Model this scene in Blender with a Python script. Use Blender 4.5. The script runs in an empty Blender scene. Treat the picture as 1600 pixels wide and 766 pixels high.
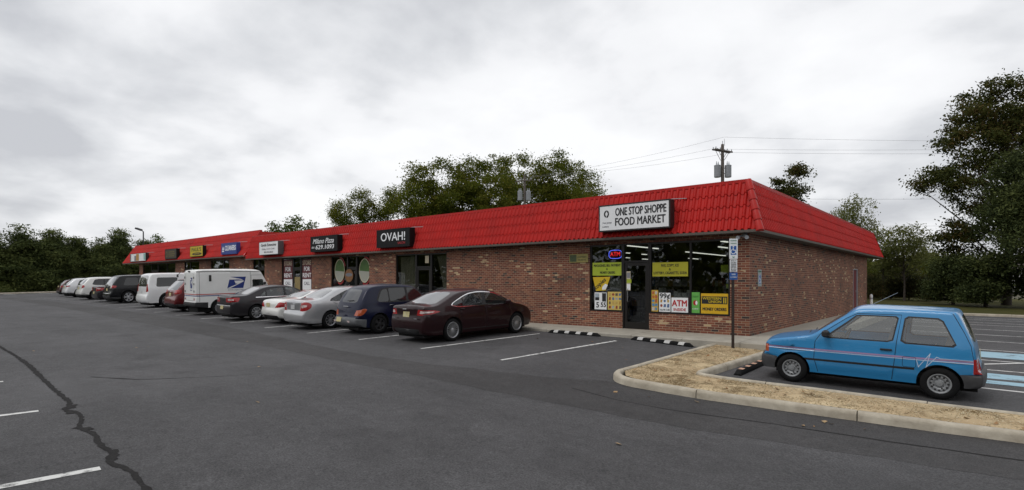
import bpy, bmesh, math, random
import numpy as np
from mathutils import Vector, Matrix, Euler, geometry
R = math.radians
PI = math.pi
scene = bpy.context.scene
COL = scene.collection

# ------------------------------------------------------------------ camera
cam_d = bpy.data.cameras.new("camera"); cam = bpy.data.objects.new("camera", cam_d); COL.objects.link(cam)
cam.location = (4.905, -15.80, 1.5155)
cam.rotation_euler = (R(90), 0, R(40.5))
cam_d.sensor_width = 36.0
cam_d.lens = 864.0 / 1600.0 * 36.0
cam_d.shift_y = 56.5 / 1600.0
cam_d.clip_start = 0.05; cam_d.clip_end = 3000
scene.camera = cam

# ------------------------------------------------------------------ light
SUN_EL, SUN_AZ = 58.0, 200.0     # elevation, compass bearing (0 = +Y, clockwise)
world = bpy.data.worlds.new("World"); scene.world = world; world.use_nodes = True
def build_sky():
    nt = world.node_tree; N = nt.nodes; L = nt.links; N.clear()
    def nd(t, **k):
        n = N.new(t)
        for a, b in k.items(): setattr(n, a, b)
        return n
    out = nd('ShaderNodeOutputWorld'); bg = nd('ShaderNodeBackground'); bg.inputs['Strength'].default_value = 0.1
    sky = nd('ShaderNodeTexSky', sky_type='NISHITA', sun_disc=False)
    sky.sun_elevation = R(SUN_EL); sky.sun_rotation = R(SUN_AZ); sky.air_density = 1.0; sky.dust_density = 3.0
    tc = nd('ShaderNodeTexCoord'); sep = nd('ShaderNodeSeparateXYZ'); L.new(tc.outputs['Generated'], sep.inputs[0])
    def math_(op, a, b=None, clamp=False):
        m = nd('ShaderNodeMath', operation=op); m.use_clamp = clamp
        for i, v in enumerate((a, b)):
            if v is None: continue
            if isinstance(v, (int, float)): m.inputs[i].default_value = v
            else: L.new(v, m.inputs[i])
        return m.outputs[0]
    zz = math_('MAXIMUM', sep.outputs[2], 0.0); den = math_('ADD', zz, 0.30)
    px = math_('DIVIDE', sep.outputs[0], den); py = math_('DIVIDE', sep.outputs[1], den)
    cmb = nd('ShaderNodeCombineXYZ'); L.new(px, cmb.inputs[0]); L.new(py, cmb.inputs[1]); cmb.inputs[2].default_value = 3.7
    def noise(scale, detail, rough, off):
        mp = nd('ShaderNodeMapping'); mp.inputs['Location'].default_value = off
        L.new(cmb.outputs[0], mp.inputs[0])
        n = nd('ShaderNodeTexNoise'); n.inputs['Scale'].default_value = scale; n.inputs['Detail'].default_value = detail
        n.inputs['Roughness'].default_value = rough; n.inputs['Distortion'].default_value = 0.15
        L.new(mp.outputs[0], n.inputs['Vector']); return n.outputs['Fac']
    big = noise(0.85, 7.0, 0.50, (3.1, 1.7, 0)); med = noise(2.6, 7.0, 0.5, (8.3, -2.2, 1.0))
    s = math_('ADD', math_('MULTIPLY', big, 0.54), math_('MULTIPLY', med, 0.46))
    ramp = nd('ShaderNodeValToRGB'); e = ramp.color_ramp.elements
    e[0].position = 0.39; e[0].color = (0.44, 0.45, 0.475, 1)
    e[1].position = 0.61; e[1].color = (0.75, 0.755, 0.765, 1)
    m1 = e.new(0.455); m1.color = (0.55, 0.56, 0.58, 1)
    m2 = e.new(0.53); m2.color = (0.69, 0.695, 0.71, 1)
    L.new(s, ramp.inputs[0])
    sc = nd('ShaderNodeVectorMath', operation='SCALE'); L.new(ramp.outputs[0], sc.inputs[0]); sc.inputs['Scale'].default_value = 13.2
    mix = nd('ShaderNodeMix', data_type='RGBA'); mix.inputs['Factor'].default_value = 0.95
    L.new(sky.outputs[0], mix.inputs[6]); L.new(sc.outputs[0], mix.inputs[7])
    L.new(mix.outputs[2], bg.inputs['Color']); L.new(bg.outputs[0], out.inputs[0])
build_sky()
sun_d = bpy.data.lights.new("sun", 'SUN'); sun = bpy.data.objects.new("sun", sun_d); COL.objects.link(sun)
sun_d.energy = 0.8; sun_d.angle = R(25); sun_d.color = (1.0, 0.97, 0.93)
_sd = Vector((math.sin(R(SUN_AZ)) * math.cos(R(SUN_EL)), math.cos(R(SUN_AZ)) * math.cos(R(SUN_EL)), math.sin(R(SUN_EL))))
sun.rotation_euler = _sd.to_track_quat('Z', 'Y').to_euler()
scene.view_settings.view_transform = 'Standard'; scene.view_settings.look = 'None'
scene.view_settings.exposure = 0.06; scene.view_settings.gamma = 1.0; scene.view_settings.use_curve_mapping = False
scene.cycles.max_bounces = 6; scene.cycles.diffuse_bounces = 3; scene.cycles.glossy_bounces = 3
scene.cycles.transparent_max_bounces = 12; scene.cycles.caustics_reflective = False; scene.cycles.caustics_refractive = False

# ------------------------------------------------------------------ terrain height
_HX = ([-60, -36, -14, -3, 1.5, 4, 12], [-.30, -.275, -.03, 0, .20, .24, .30])
_HY = ([-8, -1.8], [.14, 0])
def gz(x, y):
    return -.12 - np.interp(x, *_HX) - np.interp(y, *_HY)
def walk_z(x):                       # pavement in front of the shops climbs with the car park to the left
    return float(np.interp(x, [-36, -14], [.27, 0]))

# ------------------------------------------------------------------ materials
MATS = {}
def new_mat(name):
    m = bpy.data.materials.new(name); m.use_nodes = True; MATS[name] = m
    return m, m.node_tree.nodes, m.node_tree.links, m.node_tree.nodes['Principled BSDF']
def pbr(name, col, rough=.6, metal=0., var=0., scale=8., coat=0., spec=.5, bump=0., bscale=60., alt=None, rvar=0., detail=6.):
    """procedural surface: base colour broken up by noise, roughness variation and optional bump"""
    if name in MATS: return MATS[name]
    m, N, L, b = new_mat(name)
    b.inputs['Roughness'].default_value = rough; b.inputs['Metallic'].default_value = metal
    b.inputs['Specular IOR Level'].default_value = spec
    if coat: b.inputs['Coat Weight'].default_value = coat; b.inputs['Coat Roughness'].default_value = .04
    tc = N.new('ShaderNodeTexCoord')
    n = N.new('ShaderNodeTexNoise'); n.inputs['Scale'].default_value = scale; n.inputs['Detail'].default_value = detail; n.inputs['Roughness'].default_value = .62
    L.new(tc.outputs['Object'], n.inputs['Vector'])
    r = N.new('ShaderNodeValToRGB'); r.color_ramp.elements[0].position = .3; r.color_ramp.elements[1].position = .7
    c2 = alt if alt else tuple(min(1, c * (1 + var)) for c in col)
    c1 = col if alt else tuple(c * (1 - var) for c in col)
    r.color_ramp.elements[0].color = (*c1, 1); r.color_ramp.elements[1].color = (*c2, 1)
    L.new(n.outputs['Fac'], r.inputs[0]); L.new(r.outputs[0], b.inputs['Base Color'])
    if rvar:
        mr = N.new('ShaderNodeMapRange'); mr.inputs['To Min'].default_value = max(0, rough - rvar); mr.inputs['To Max'].default_value = min(1, rough + rvar)
        L.new(n.outputs['Fac'], mr.inputs[0]); L.new(mr.outputs[0], b.inputs['Roughness'])
    if bump:
        n2 = N.new('ShaderNodeTexNoise'); n2.inputs['Scale'].default_value = bscale; n2.inputs['Detail'].default_value = 5
        L.new(tc.outputs['Object'], n2.inputs['Vector'])
        bp = N.new('ShaderNodeBump'); bp.inputs['Strength'].default_value = bump; bp.inputs['Distance'].default_value = .02
        L.new(n2.outputs['Fac'], bp.inputs['Height']); L.new(bp.outputs[0], b.inputs['Normal'])
    return m
def glass_mat(name, tint, gloss=.03, ior=1.5, haze=None):
    """thin pane: tinted see-through plus a Fresnel reflection"""
    if name in MATS: return MATS[name]
    m, N, L, b = new_mat(name); N.remove(b); out = N['Material Output']
    t = N.new('ShaderNodeBsdfTransparent'); t.inputs[0].default_value = (*tint, 1)
    g = N.new('ShaderNodeBsdfGlossy'); g.inputs['Roughness'].default_value = gloss; g.inputs[0].default_value = (.95, .97, 1, 1)
    lw = N.new('ShaderNodeLayerWeight'); lw.inputs[0].default_value = .5            # Schlick's Fresnel, the same from both sides
    pw = N.new('ShaderNodeMath'); pw.operation = 'POWER'; pw.inputs[1].default_value = 5.0; L.new(lw.outputs['Facing'], pw.inputs[0])
    f = N.new('ShaderNodeMath'); f.operation = 'MULTIPLY_ADD'; r0 = ((ior - 1) / (ior + 1)) ** 2 * 1.6; f.inputs[1].default_value = 1 - r0; f.inputs[2].default_value = r0; L.new(pw.outputs[0], f.inputs[0])
    tc = N.new('ShaderNodeTexCoord'); n = N.new('ShaderNodeTexNoise'); n.inputs['Scale'].default_value = 1.3
    L.new(tc.outputs['Object'], n.inputs['Vector'])
    bp = N.new('ShaderNodeBump'); bp.inputs['Strength'].default_value = .04; bp.inputs['Distance'].default_value = .05
    L.new(n.outputs['Fac'], bp.inputs['Height']); L.new(bp.outputs[0], g.inputs['Normal'])
    base = t.outputs[0]
    if haze:
        d = N.new('ShaderNodeBsdfDiffuse'); d.inputs[0].default_value = (*haze[1], 1)
        mx0 = N.new('ShaderNodeMixShader'); mx0.inputs[0].default_value = haze[0]
        L.new(t.outputs[0], mx0.inputs[1]); L.new(d.outputs[0], mx0.inputs[2]); base = mx0.outputs[0]
    mx = N.new('ShaderNodeMixShader'); L.new(f.outputs[0], mx.inputs[0]); L.new(base, mx.inputs[1]); L.new(g.outputs[0], mx.inputs[2])
    L.new(mx.outputs[0], out.inputs[0]); return m
def emit_mat(name, col, st):
    if name in MATS: return MATS[name]
    m, N, L, b = new_mat(name)
    b.inputs['Base Color'].default_value = (*col, 1); b.inputs['Emission Color'].default_value = (*col, 1); b.inputs['Emission Strength'].default_value = st
    return m
def brick_mat():
    m, N, L, b = new_mat('brick')
    uv = N.new('ShaderNodeUVMap'); uv.uv_map = 'UVMap'
    br = N.new('ShaderNodeTexBrick'); br.inputs['Scale'].default_value = 1; br.inputs['Brick Width'].default_value = .213; br.inputs['Row Height'].default_value = .0677
    br.inputs['Mortar Size'].default_value = .0062; br.inputs['Mortar Smooth'].default_value = .25; br.inputs['Bias'].default_value = 0
    br.inputs['Color1'].default_value = (0, 0, 0, 1); br.inputs['Color2'].default_value = (1, 1, 1, 1); br.inputs['Mortar'].default_value = (.5, .5, .5, 1)
    L.new(uv.outputs[0], br.inputs['Vector'])
    n = N.new('ShaderNodeTexNoise'); n.inputs['Scale'].default_value = .9; n.inputs['Detail'].default_value = 5; L.new(uv.outputs[0], n.inputs['Vector'])
    ad = N.new('ShaderNodeMath'); ad.operation = 'MULTIPLY_ADD'; L.new(n.outputs['Fac'], ad.inputs[0]); ad.inputs[1].default_value = .34; ad.inputs[2].default_value = -.17
    a2 = N.new('ShaderNodeMath'); a2.operation = 'ADD'; L.new(br.outputs['Color'], a2.inputs[0]); L.new(ad.outputs[0], a2.inputs[1])
    r = N.new('ShaderNodeValToRGB'); r.color_ramp.interpolation = 'CONSTANT'; e = r.color_ramp.elements
    e[0].position = 0; e[0].color = (.045, .030, .028, 1); e[1].position = .965; e[1].color = (.46, .33, .19, 1)
    for p, c in ((.05, (.12, .042, .028)), (.22, (.19, .058, .034)), (.38, (.15, .046, .030)), (.52, (.22, .072, .040)), (.68, (.17, .052, .032)), (.84, (.25, .095, .052))):
        q = e.new(p); q.color = (*c, 1)
    L.new(a2.outputs[0], r.inputs[0])
    n3 = N.new('ShaderNodeTexNoise'); n3.inputs['Scale'].default_value = 35; n3.inputs['Detail'].default_value = 4; L.new(uv.outputs[0], n3.inputs['Vector'])
    mr = N.new('ShaderNodeMapRange'); mr.inputs['To Min'].default_value = .7; mr.inputs['To Max'].default_value = 1.3; L.new(n3.outputs['Fac'], mr.inputs[0])
    vm = N.new('ShaderNodeVectorMath'); vm.operation = 'SCALE'; L.new(r.outputs[0], vm.inputs[0]); L.new(mr.outputs[0], vm.inputs['Scale'])
    mx = N.new('ShaderNodeMix'); mx.data_type = 'RGBA'; L.new(br.outputs['Fac'], mx.inputs[0]); L.new(vm.outputs[0], mx.inputs[6])
    mm = N.new('ShaderNodeValToRGB'); mm.color_ramp.elements[0].color = (.30, .225, .155, 1); mm.color_ramp.elements[1].color = (.48, .37, .255, 1); L.new(n.outputs['Fac'], mm.inputs[0])
    L.new(mm.outputs[0], mx.inputs[7])
    n5 = N.new('ShaderNodeTexNoise'); n5.inputs['Scale'].default_value = .45; n5.inputs['Detail'].default_value = 7; L.new(uv.outputs[0], n5.inputs['Vector'])
    m5 = N.new('ShaderNodeMapRange'); m5.inputs['From Min'].default_value = .3; m5.inputs['From Max'].default_value = .7; m5.inputs['To Min'].default_value = .74; m5.inputs['To Max'].default_value = 1.2; L.new(n5.outputs['Fac'], m5.inputs[0])
    v5 = N.new('ShaderNodeVectorMath'); v5.operation = 'SCALE'; L.new(mx.outputs[2], v5.inputs[0]); L.new(m5.outputs[0], v5.inputs['Scale']); L.new(v5.outputs[0], b.inputs['Base Color'])
    b.inputs['Roughness'].default_value = .88
    bp = N.new('ShaderNodeBump'); bp.invert = True; bp.inputs['Strength'].default_value = .6; bp.inputs['Distance'].default_value = .008
    L.new(br.outputs['Fac'], bp.inputs['Height']); L.new(bp.outputs[0], b.inputs['Normal'])
    return m
def asphalt_mat(nm='asphalt', bc=(.067, .0655, .068)):
    m, N, L, b = new_mat(nm)
    tc = N.new('ShaderNodeTexCoord'); P = tc.outputs['Object']
    def noise(s, d, r=.6, map_=None):
        n = N.new('ShaderNodeTexNoise'); n.inputs['Scale'].default_value = s; n.inputs['Detail'].default_value = d; n.inputs['Roughness'].default_value = r
        if map_:
            mp = N.new('ShaderNodeMapping'); mp.inputs['Scale'].default_value = map_; L.new(P, mp.inputs[0]); L.new(mp.outputs[0], n.inputs['Vector'])
        else: L.new(P, n.inputs['Vector'])
        return n.outputs['Fac']
    def ramp(src, a, b_, ca, cb):
        r = N.new('ShaderNodeValToRGB'); r.color_ramp.elements[0].position = a; r.color_ramp.elements[1].position = b_
        r.color_ramp.elements[0].color = (ca, ca, ca, 1); r.color_ramp.elements[1].color = (cb, cb, cb, 1); L.new(src, r.inputs[0]); return r.outputs[0]
    def mul(a, b_):
        x = N.new('ShaderNodeMix'); x.data_type = 'RGBA'; x.blend_type = 'MULTIPLY'; x.inputs[0].default_value = 1
        L.new(a, x.inputs[6]); L.new(b_, x.inputs[7]); return x.outputs[2]
    base = N.new('ShaderNodeRGB'); base.outputs[0].default_value = (*bc, 1)
    c = mul(base.outputs[0], ramp(noise(.16, 5), .3, .7, .72, 1.24))
    c = mul(c, ramp(noise(.9, 6, .65, (.5, 1.6, 1)), .3, .72, .84, 1.14))
    c = mul(c, ramp(noise(7, 6, .7), .3, .7, .80, 1.2))
    c = mul(c, ramp(noise(48, 4, .75), .36, .68, .45, 1.7))
    vo = N.new('ShaderNodeTexVoronoi'); vo.inputs['Scale'].default_value = 55; L.new(P, vo.inputs['Vector'])
    c = mul(c, ramp(vo.outputs['Distance'], .04, .16, 1.6, 1.0))
    # oil drips down the middle of the stalls
    st = N.new('ShaderNodeTexNoise'); st.inputs['Scale'].default_value = .55; st.inputs['Detail'].default_value = 7; L.new(P, st.inputs['Vector'])
    c = mul(c, ramp(st.outputs['Fac'], .60, .74, 1.0, .66))
    L.new(c, b.inputs['Base Color'])
    rr = N.new('ShaderNodeMapRange'); rr.inputs['To Min'].default_value = .62; rr.inputs['To Max'].default_value = .92; L.new(noise(1.2, 5), rr.inputs[0]); L.new(rr.outputs[0], b.inputs['Roughness'])
    b.inputs['Specular IOR Level'].default_value = .4
    bp = N.new('ShaderNodeBump'); bp.inputs['Strength'].default_value = .5; bp.inputs['Distance'].default_value = .01; L.new(noise(150, 3, .7), bp.inputs['Height']); L.new(bp.outputs[0], b.inputs['Normal'])
    return m
def paint_mat(name, col, wear, under=(.07, .068, .07), scale=6.):
    m, N, L, b = new_mat(name)
    tc = N.new('ShaderNodeTexCoord')
    n = N.new('ShaderNodeTexNoise'); n.inputs['Scale'].default_value = scale; n.inputs['Detail'].default_value = 9; n.inputs['Roughness'].default_value = .72; L.new(tc.outputs['Object'], n.inputs['Vector'])
    r = N.new('ShaderNodeValToRGB'); r.color_ramp.elements[0].position = wear - .08; r.color_ramp.elements[1].position = wear + .06
    r.color_ramp.elements[0].color = (*under, 1); r.color_ramp.elements[1].color = (*col, 1)
    L.new(n.outputs['Fac'], r.inputs[0]); L.new(r.outputs[0], b.inputs['Base Color']); b.inputs['Roughness'].default_value = .75
    return m
def leaf_mat(name, cols, trans=.25):
    m, N, L, b = new_mat(name); out = N['Material Output']
    g = N.new('ShaderNodeNewGeometry'); r = N.new('ShaderNodeValToRGB'); e = r.color_ramp.elements
    e[0].position = 0; e[0].color = (*cols[0], 1); e[1].position = 1; e[1].color = (*cols[-1], 1)
    for i, c in enumerate(cols[1:-1]): q = e.new((i + 1) / (len(cols) - 1)); q.color = (*c, 1)
    tc = N.new('ShaderNodeTexCoord'); n = N.new('ShaderNodeTexNoise'); n.inputs['Scale'].default_value = .45; n.inputs['Detail'].default_value = 3; L.new(tc.outputs['Object'], n.inputs['Vector'])
    mixf = N.new('ShaderNodeMath'); mixf.operation = 'MULTIPLY_ADD'; L.new(g.outputs['Random Per Island'], mixf.inputs[0]); mixf.inputs[1].default_value = .6
    sh = N.new('ShaderNodeMath'); sh.operation = 'MULTIPLY_ADD'; L.new(n.outputs['Fac'], sh.inputs[0]); sh.inputs[1].default_value = 1.3; sh.inputs[2].default_value = -.42
    L.new(sh.outputs[0], mixf.inputs[2]); mixf.use_clamp = True
    L.new(mixf.outputs[0], r.inputs[0]); L.new(r.outputs[0], b.inputs['Base Color']); b.inputs['Roughness'].default_value = .7; b.inputs['Specular IOR Level'].default_value = .12
    t = N.new('ShaderNodeBsdfTranslucent'); L.new(r.outputs[0], t.inputs[0])
    mx = N.new('ShaderNodeMixShader'); mx.inputs[0].default_value = trans; L.new(b.outputs[0], mx.inputs[1]); L.new(t.outputs[0], mx.inputs[2]); L.new(mx.outputs[0], out.inputs[0])
    return m

# ------------------------------------------------------------------ mesh helpers
class MB:
    def __init__(s): s.v = []; s.f = []; s.m = []
    def add(s, vs, fs, m=0):
        o = len(s.v); s.v += [tuple(map(float, p)) for p in vs]; s.f += [tuple(i + o for i in f) for f in fs]; s.m += [m] * len(fs); return s
    def box(s, x0, x1, y0, y1, z0, z1, m=0, bev=0.):
        if bev > 0:
            b = bev; vs = []
            for z, q in ((z0, b), (z0 + b, 0), (z1 - b, 0), (z1, b)):
                vs += [(x0 + q + b, y0 + q, z), (x1 - q - b, y0 + q, z), (x1 - q, y0 + q + b, z), (x1 - q, y1 - q - b, z), (x1 - q - b, y1 - q, z), (x0 + q + b, y1 - q, z), (x0 + q, y1 - q - b, z), (x0 + q, y0 + q + b, z)]
            fs = [tuple(range(7, -1, -1)), tuple(range(24, 32))]
            for k in range(3):
                for i in range(8): j = (i + 1) % 8; fs.append((k * 8 + i, k * 8 + j, k * 8 + 8 + j, k * 8 + 8 + i))
            return s.add(vs, fs, m)
        vs = [(x0, y0, z0), (x1, y0, z0), (x1, y1, z0), (x0, y1, z0), (x0, y0, z1), (x1, y0, z1), (x1, y1, z1), (x0, y1, z1)]
        return s.add(vs, [(3, 2, 1, 0), (4, 5, 6, 7), (0, 1, 5, 4), (1, 2, 6, 5), (2, 3, 7, 6), (3, 0, 4, 7)], m)
    def quad(s, a, b, c, d, m=0): return s.add([a, b, c, d], [(0, 1, 2, 3)], m)
    def tube(s, pts, rad, n=8, m=0, cap=True):
        pts = [Vector(p) for p in pts]; k = len(pts); rad = rad if isinstance(rad, (list, tuple)) else [rad] * k
        vs = []; fs = []
        up = None
        for i, p in enumerate(pts):
            t = (pts[min(i + 1, k - 1)] - pts[max(i - 1, 0)]).normalized()
            if up is None:
                up = Vector((0, 0, 1)) if abs(t.z) < .9 else Vector((1, 0, 0))
            a = t.cross(up).normalized(); b = a.cross(t).normalized(); up = b
            for j in range(n):
                an = 2 * PI * j / n; vs.append(p + (a * math.cos(an) + b * math.sin(an)) * rad[i])
        for i in range(k - 1):
            for j in range(n): fs.append((i * n + j, i * n + (j + 1) % n, (i + 1) * n + (j + 1) % n, (i + 1) * n + j))
        if cap: fs += [tuple(range(n - 1, -1, -1)), tuple(range((k - 1) * n, k * n))]
        return s.add(vs, fs, m)
    def lathe(s, prof, axis='x', n=32, c=(0, 0, 0), m=0, close=False):
        """prof: list of (along axis, radius)"""
        vs = []; fs = []; k = len(prof)
        for a, r in prof:
            for j in range(n):
                t = 2 * PI * j / n; u, w = r * math.cos(t), r * math.sin(t)
                vs.append({'x': (a, u, w), 'y': (u, a, w), 'z': (u, w, a)}[axis])
        vs = [(x + c[0], y + c[1], z + c[2]) for x, y, z in vs]
        for i in range(k - 1):
            for j in range(n): fs.append((i * n + j, i * n + (j + 1) % n, (i + 1) * n + (j + 1) % n, (i + 1) * n + j))
        if close: fs += [tuple(range(n - 1, -1, -1)), tuple(range((k - 1) * n, k * n))]
        return s.add(vs, fs, m)
    def prism(s, poly, a, b, plane='xz', m=0):
        """extrude polygon given in a plane between a and b on the third axis"""
        n = len(poly); P = {'xz': lambda p, t: (p[0], t, p[1]), 'yz': lambda p, t: (t, p[0], p[1]), 'xy': lambda p, t: (p[0], p[1], t)}[plane]
        vs = [P(p, a) for p in poly] + [P(p, b) for p in poly]
        fs = [tuple(range(n - 1, -1, -1)), tuple(range(n, 2 * n))] + [(i, (i + 1) % n, n + (i + 1) % n, n + i) for i in range(n)]
        return s.add(vs, fs, m)
    def build(s, name, mats, parent=None, loc=None, smooth=False, fixn=True, uv=False, ang=40):
        me = bpy.data.meshes.new(name); me.from_pydata(s.v, [], s.f)
        mats = mats if isinstance(mats, (list, tuple)) else [mats]
        for q in mats: me.materials.append(q)
        if len(mats) > 1: me.polygons.foreach_set('material_index', s.m)
        if fixn:
            bm = bmesh.new(); bm.from_mesh(me); bmesh.ops.recalc_face_normals(bm, faces=bm.faces); bm.to_mesh(me); bm.free()
        if smooth:
            me.polygons.foreach_set('use_smooth', [True] * len(me.polygons))
            try: me.set_sharp_from_angle(angle=R(ang))
            except Exception: pass
        if uv: box_uv(me)
        o = bpy.data.objects.new(name, me); COL.objects.link(o)
        if parent is not None: o.parent = parent
        if loc is not None: o.location = loc
        return o
def box_uv(me):
    l = me.uv_layers.new(name='UVMap')
    for p in me.polygons:
        n = p.normal; ax = max(range(3), key=lambda i: abs(n[i]))
        for li in p.loop_indices:
            c = me.vertices[me.loops[li].vertex_index].co
            l.data[li].uv = (c.y + .107, c.z) if ax == 0 else ((c.x, c.z) if ax == 1 else (c.x, c.y))
def np_mesh(name, verts, faces, mat, parent=None, smooth=False, loc=None):
    """fast mesh from numpy quads / tris of one size"""
    me = bpy.data.meshes.new(name); verts = np.asarray(verts, np.float32); faces = np.asarray(faces, np.int32); k = faces.shape[1]
    me.vertices.add(len(verts)); me.vertices.foreach_set('co', verts.ravel())
    me.loops.add(faces.size); me.loops.foreach_set('vertex_index', faces.ravel())
    me.polygons.add(len(faces)); me.polygons.foreach_set('loop_start', np.arange(0, faces.size, k, dtype=np.int32))
    if smooth: me.polygons.foreach_set('use_smooth', np.ones(len(faces), bool))
    me.update(calc_edges=True)
    for q in (mat if isinstance(mat, (list, tuple)) else [mat]): me.materials.append(q)
    o = bpy.data.objects.new(name, me); COL.objects.link(o)
    if parent is not None: o.parent = parent
    if loc is not None: o.location = loc
    return o
def thing(name, label, cat, loc=(0, 0, 0), rz=0., group=None, rot=None):
    o = bpy.data.objects.new(name, None); COL.objects.link(o); o.empty_display_size = .2
    o.location = loc; o.rotation_euler = rot if rot else (0, 0, rz); o['label'] = label; o['category'] = cat
    if group: o['group'] = group
    return o
def tag(o, label, cat, group=None, kind=None):
    o['label'] = label; o['category'] = cat
    if group: o['group'] = group
    if kind: o['kind'] = kind
    return o
def struct(o, kind='structure'):
    o['kind'] = kind; return o
def text(name, s, size, mat, parent, loc, rot=(R(90), 0, 0), bold=0., sx=1., depth=.003, align='CENTER', shear=0., spacing=1., fit=None):
    """lettering as solid mesh; fit = wanted width"""
    cu = bpy.data.curves.new(name, 'FONT'); cu.body = s; cu.size = size; cu.extrude = depth; cu.align_x = align; cu.align_y = 'CENTER'
    cu.shear = shear; cu.space_character = spacing; cu.resolution_u = 3
    t = bpy.data.objects.new(name, cu); COL.objects.link(t)
    dg = bpy.context.evaluated_depsgraph_get(); me = bpy.data.meshes.new_from_object(t.evaluated_get(dg)); me.name = name
    COL.objects.unlink(t); bpy.data.objects.remove(t); bpy.data.curves.remove(cu)
    if fit and len(me.vertices):
        xs = [v.co.x for v in me.vertices]; sx = fit / max(1e-4, max(xs) - min(xs))
    if sx != 1:
        for v in me.vertices: v.co.x *= sx
    if bold and len(me.vertices):          # heavier strokes: the letters doubled a hair's breadth apart
        v0 = np.array([v.co for v in me.vertices]); f0 = [tuple(p.vertices) for p in me.polygons]; V = []; F = []
        for k_, (dx, dy) in enumerate(((-bold, 0), (bold, 0), (0, bold * .7), (0, -bold * .7))):
            V.append(v0 + np.array([dx, dy, .0004 * k_])); F += [tuple(i + k_ * len(v0) for i in f) for f in f0]
        me = bpy.data.meshes.new(name); me.from_pydata(np.concatenate(V).tolist(), [], F)
    me.materials.clear(); me.materials.append(mat)
    o = bpy.data.objects.new(name, me); COL.objects.link(o); o.parent = parent; o.location = loc; o.rotation_euler = rot
    return o

M = {}
def patchy(m, col, scale):
    """irregular patches of another ground colour"""
    N, L = m.node_tree.nodes, m.node_tree.links; b = N['Principled BSDF']; src = b.inputs['Base Color'].links[0].from_socket
    tc = N.new('ShaderNodeTexCoord'); n = N.new('ShaderNodeTexNoise'); n.inputs['Scale'].default_value = scale; n.inputs['Detail'].default_value = 9; n.inputs['Roughness'].default_value = .7; L.new(tc.outputs['Object'], n.inputs['Vector'])
    r = N.new('ShaderNodeValToRGB'); r.color_ramp.elements[0].position = .50; r.color_ramp.elements[1].position = .62; L.new(n.outputs['Fac'], r.inputs[0])
    mx = N.new('ShaderNodeMix'); mx.data_type = 'RGBA'; L.new(r.outputs[0], mx.inputs[0]); L.new(src, mx.inputs[6]); mx.inputs[7].default_value = (*col, 1); L.new(mx.outputs[2], b.inputs['Base Color']); return m
M['asphalt'] = asphalt_mat(); M['asphalt_dark'] = asphalt_mat('newer_asphalt', (.047, .045, .0455)); M['brick'] = brick_mat()
M['white_line'] = paint_mat('white_line', (.62, .62, .60), .43)
M['ada_blue'] = paint_mat('pale_blue_paint', (.30, .47, .56), .40, scale=2.5)
M['seal'] = pbr('crack_sealer', (.026, .025, .025), .9, spec=.1, var=.3, scale=20, bump=.3)
M['concrete'] = pbr('concrete', (.30, .275, .23), .85, alt=(.42, .39, .33), scale=2.2, bump=.25, bscale=40)
M['kerb'] = pbr('kerb_concrete', (.30, .26, .20), .85, alt=(.53, .48, .385), scale=3.5, bump=.3, bscale=50, detail=10)
M['gravel'] = patchy(pbr('sandy_gravel', (.31, .205, .105), .95, alt=(.60, .475, .29), scale=1.3, bump=.7, bscale=30, detail=10), (.17, .115, .05), 1.9)
M['pebble'] = leaf_mat('pebble', [(.30, .22, .13), (.5, .40, .25), (.62, .54, .38)], 0.)
M['grass'] = pbr('grass_ground', (.032, .042, .010), .95, spec=.1, alt=(.085, .070, .022), scale=1.2, bump=.8, bscale=25, detail=9)
M['earth'] = pbr('earth', (.05, .05, .025), .95, alt=(.09, .075, .04), scale=.7)
M['red_tile'] = pbr('red_metal_tile', (.43, .0095, .006), .5, var=.17, scale=1.1, spec=.22, rvar=.08)
M['red_cap'] = pbr('red_cap', (.44, .014, .010), .42, var=.12, scale=2, spec=.3)
M['fascia'] = pbr('brown_fascia', (.10, .085, .07), .6, var=.2)
M['soffit'] = pbr('soffit', (.12, .10, .08), .8, var=.15)
M['roof_flat'] = pbr('flat_roof', (.10, .10, .10), .9, var=.2)
M['bronze'] = pbr('dark_bronze_aluminium', (.016, .014, .013), .4, .3, var=.2)
M['black'] = pbr('black_paint', (.012, .012, .013), .45, var=.15)
M['rubber'] = pbr('rubber', (.010, .010, .0105), .9, spec=.2, var=.25, scale=15)
M['dark'] = pbr('dark_interior', (.03, .028, .026), .9, var=.2)
M['white'] = pbr('white_paint', (.80, .80, .79), .5, var=.05, scale=3)
M['ink'] = pbr('black_ink', (.012, .012, .014), .6, var=.1)
M['wood'] = pbr('weathered_wood', (.085, .072, .060), .9, alt=(.15, .13, .11), scale=9)
M['galv'] = pbr('galvanised_grey', (.40, .42, .44), .5, .2, var=.1)
M['steel'] = pbr('steel', (.45, .45, .46), .35, .8, var=.1)
M['bark'] = pbr('bark', (.035, .028, .022), .95, alt=(.075, .06, .048), scale=12, bump=.6)
M['store_glass'] = glass_mat('store_glass', (.66, .68, .66), .02)
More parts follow.
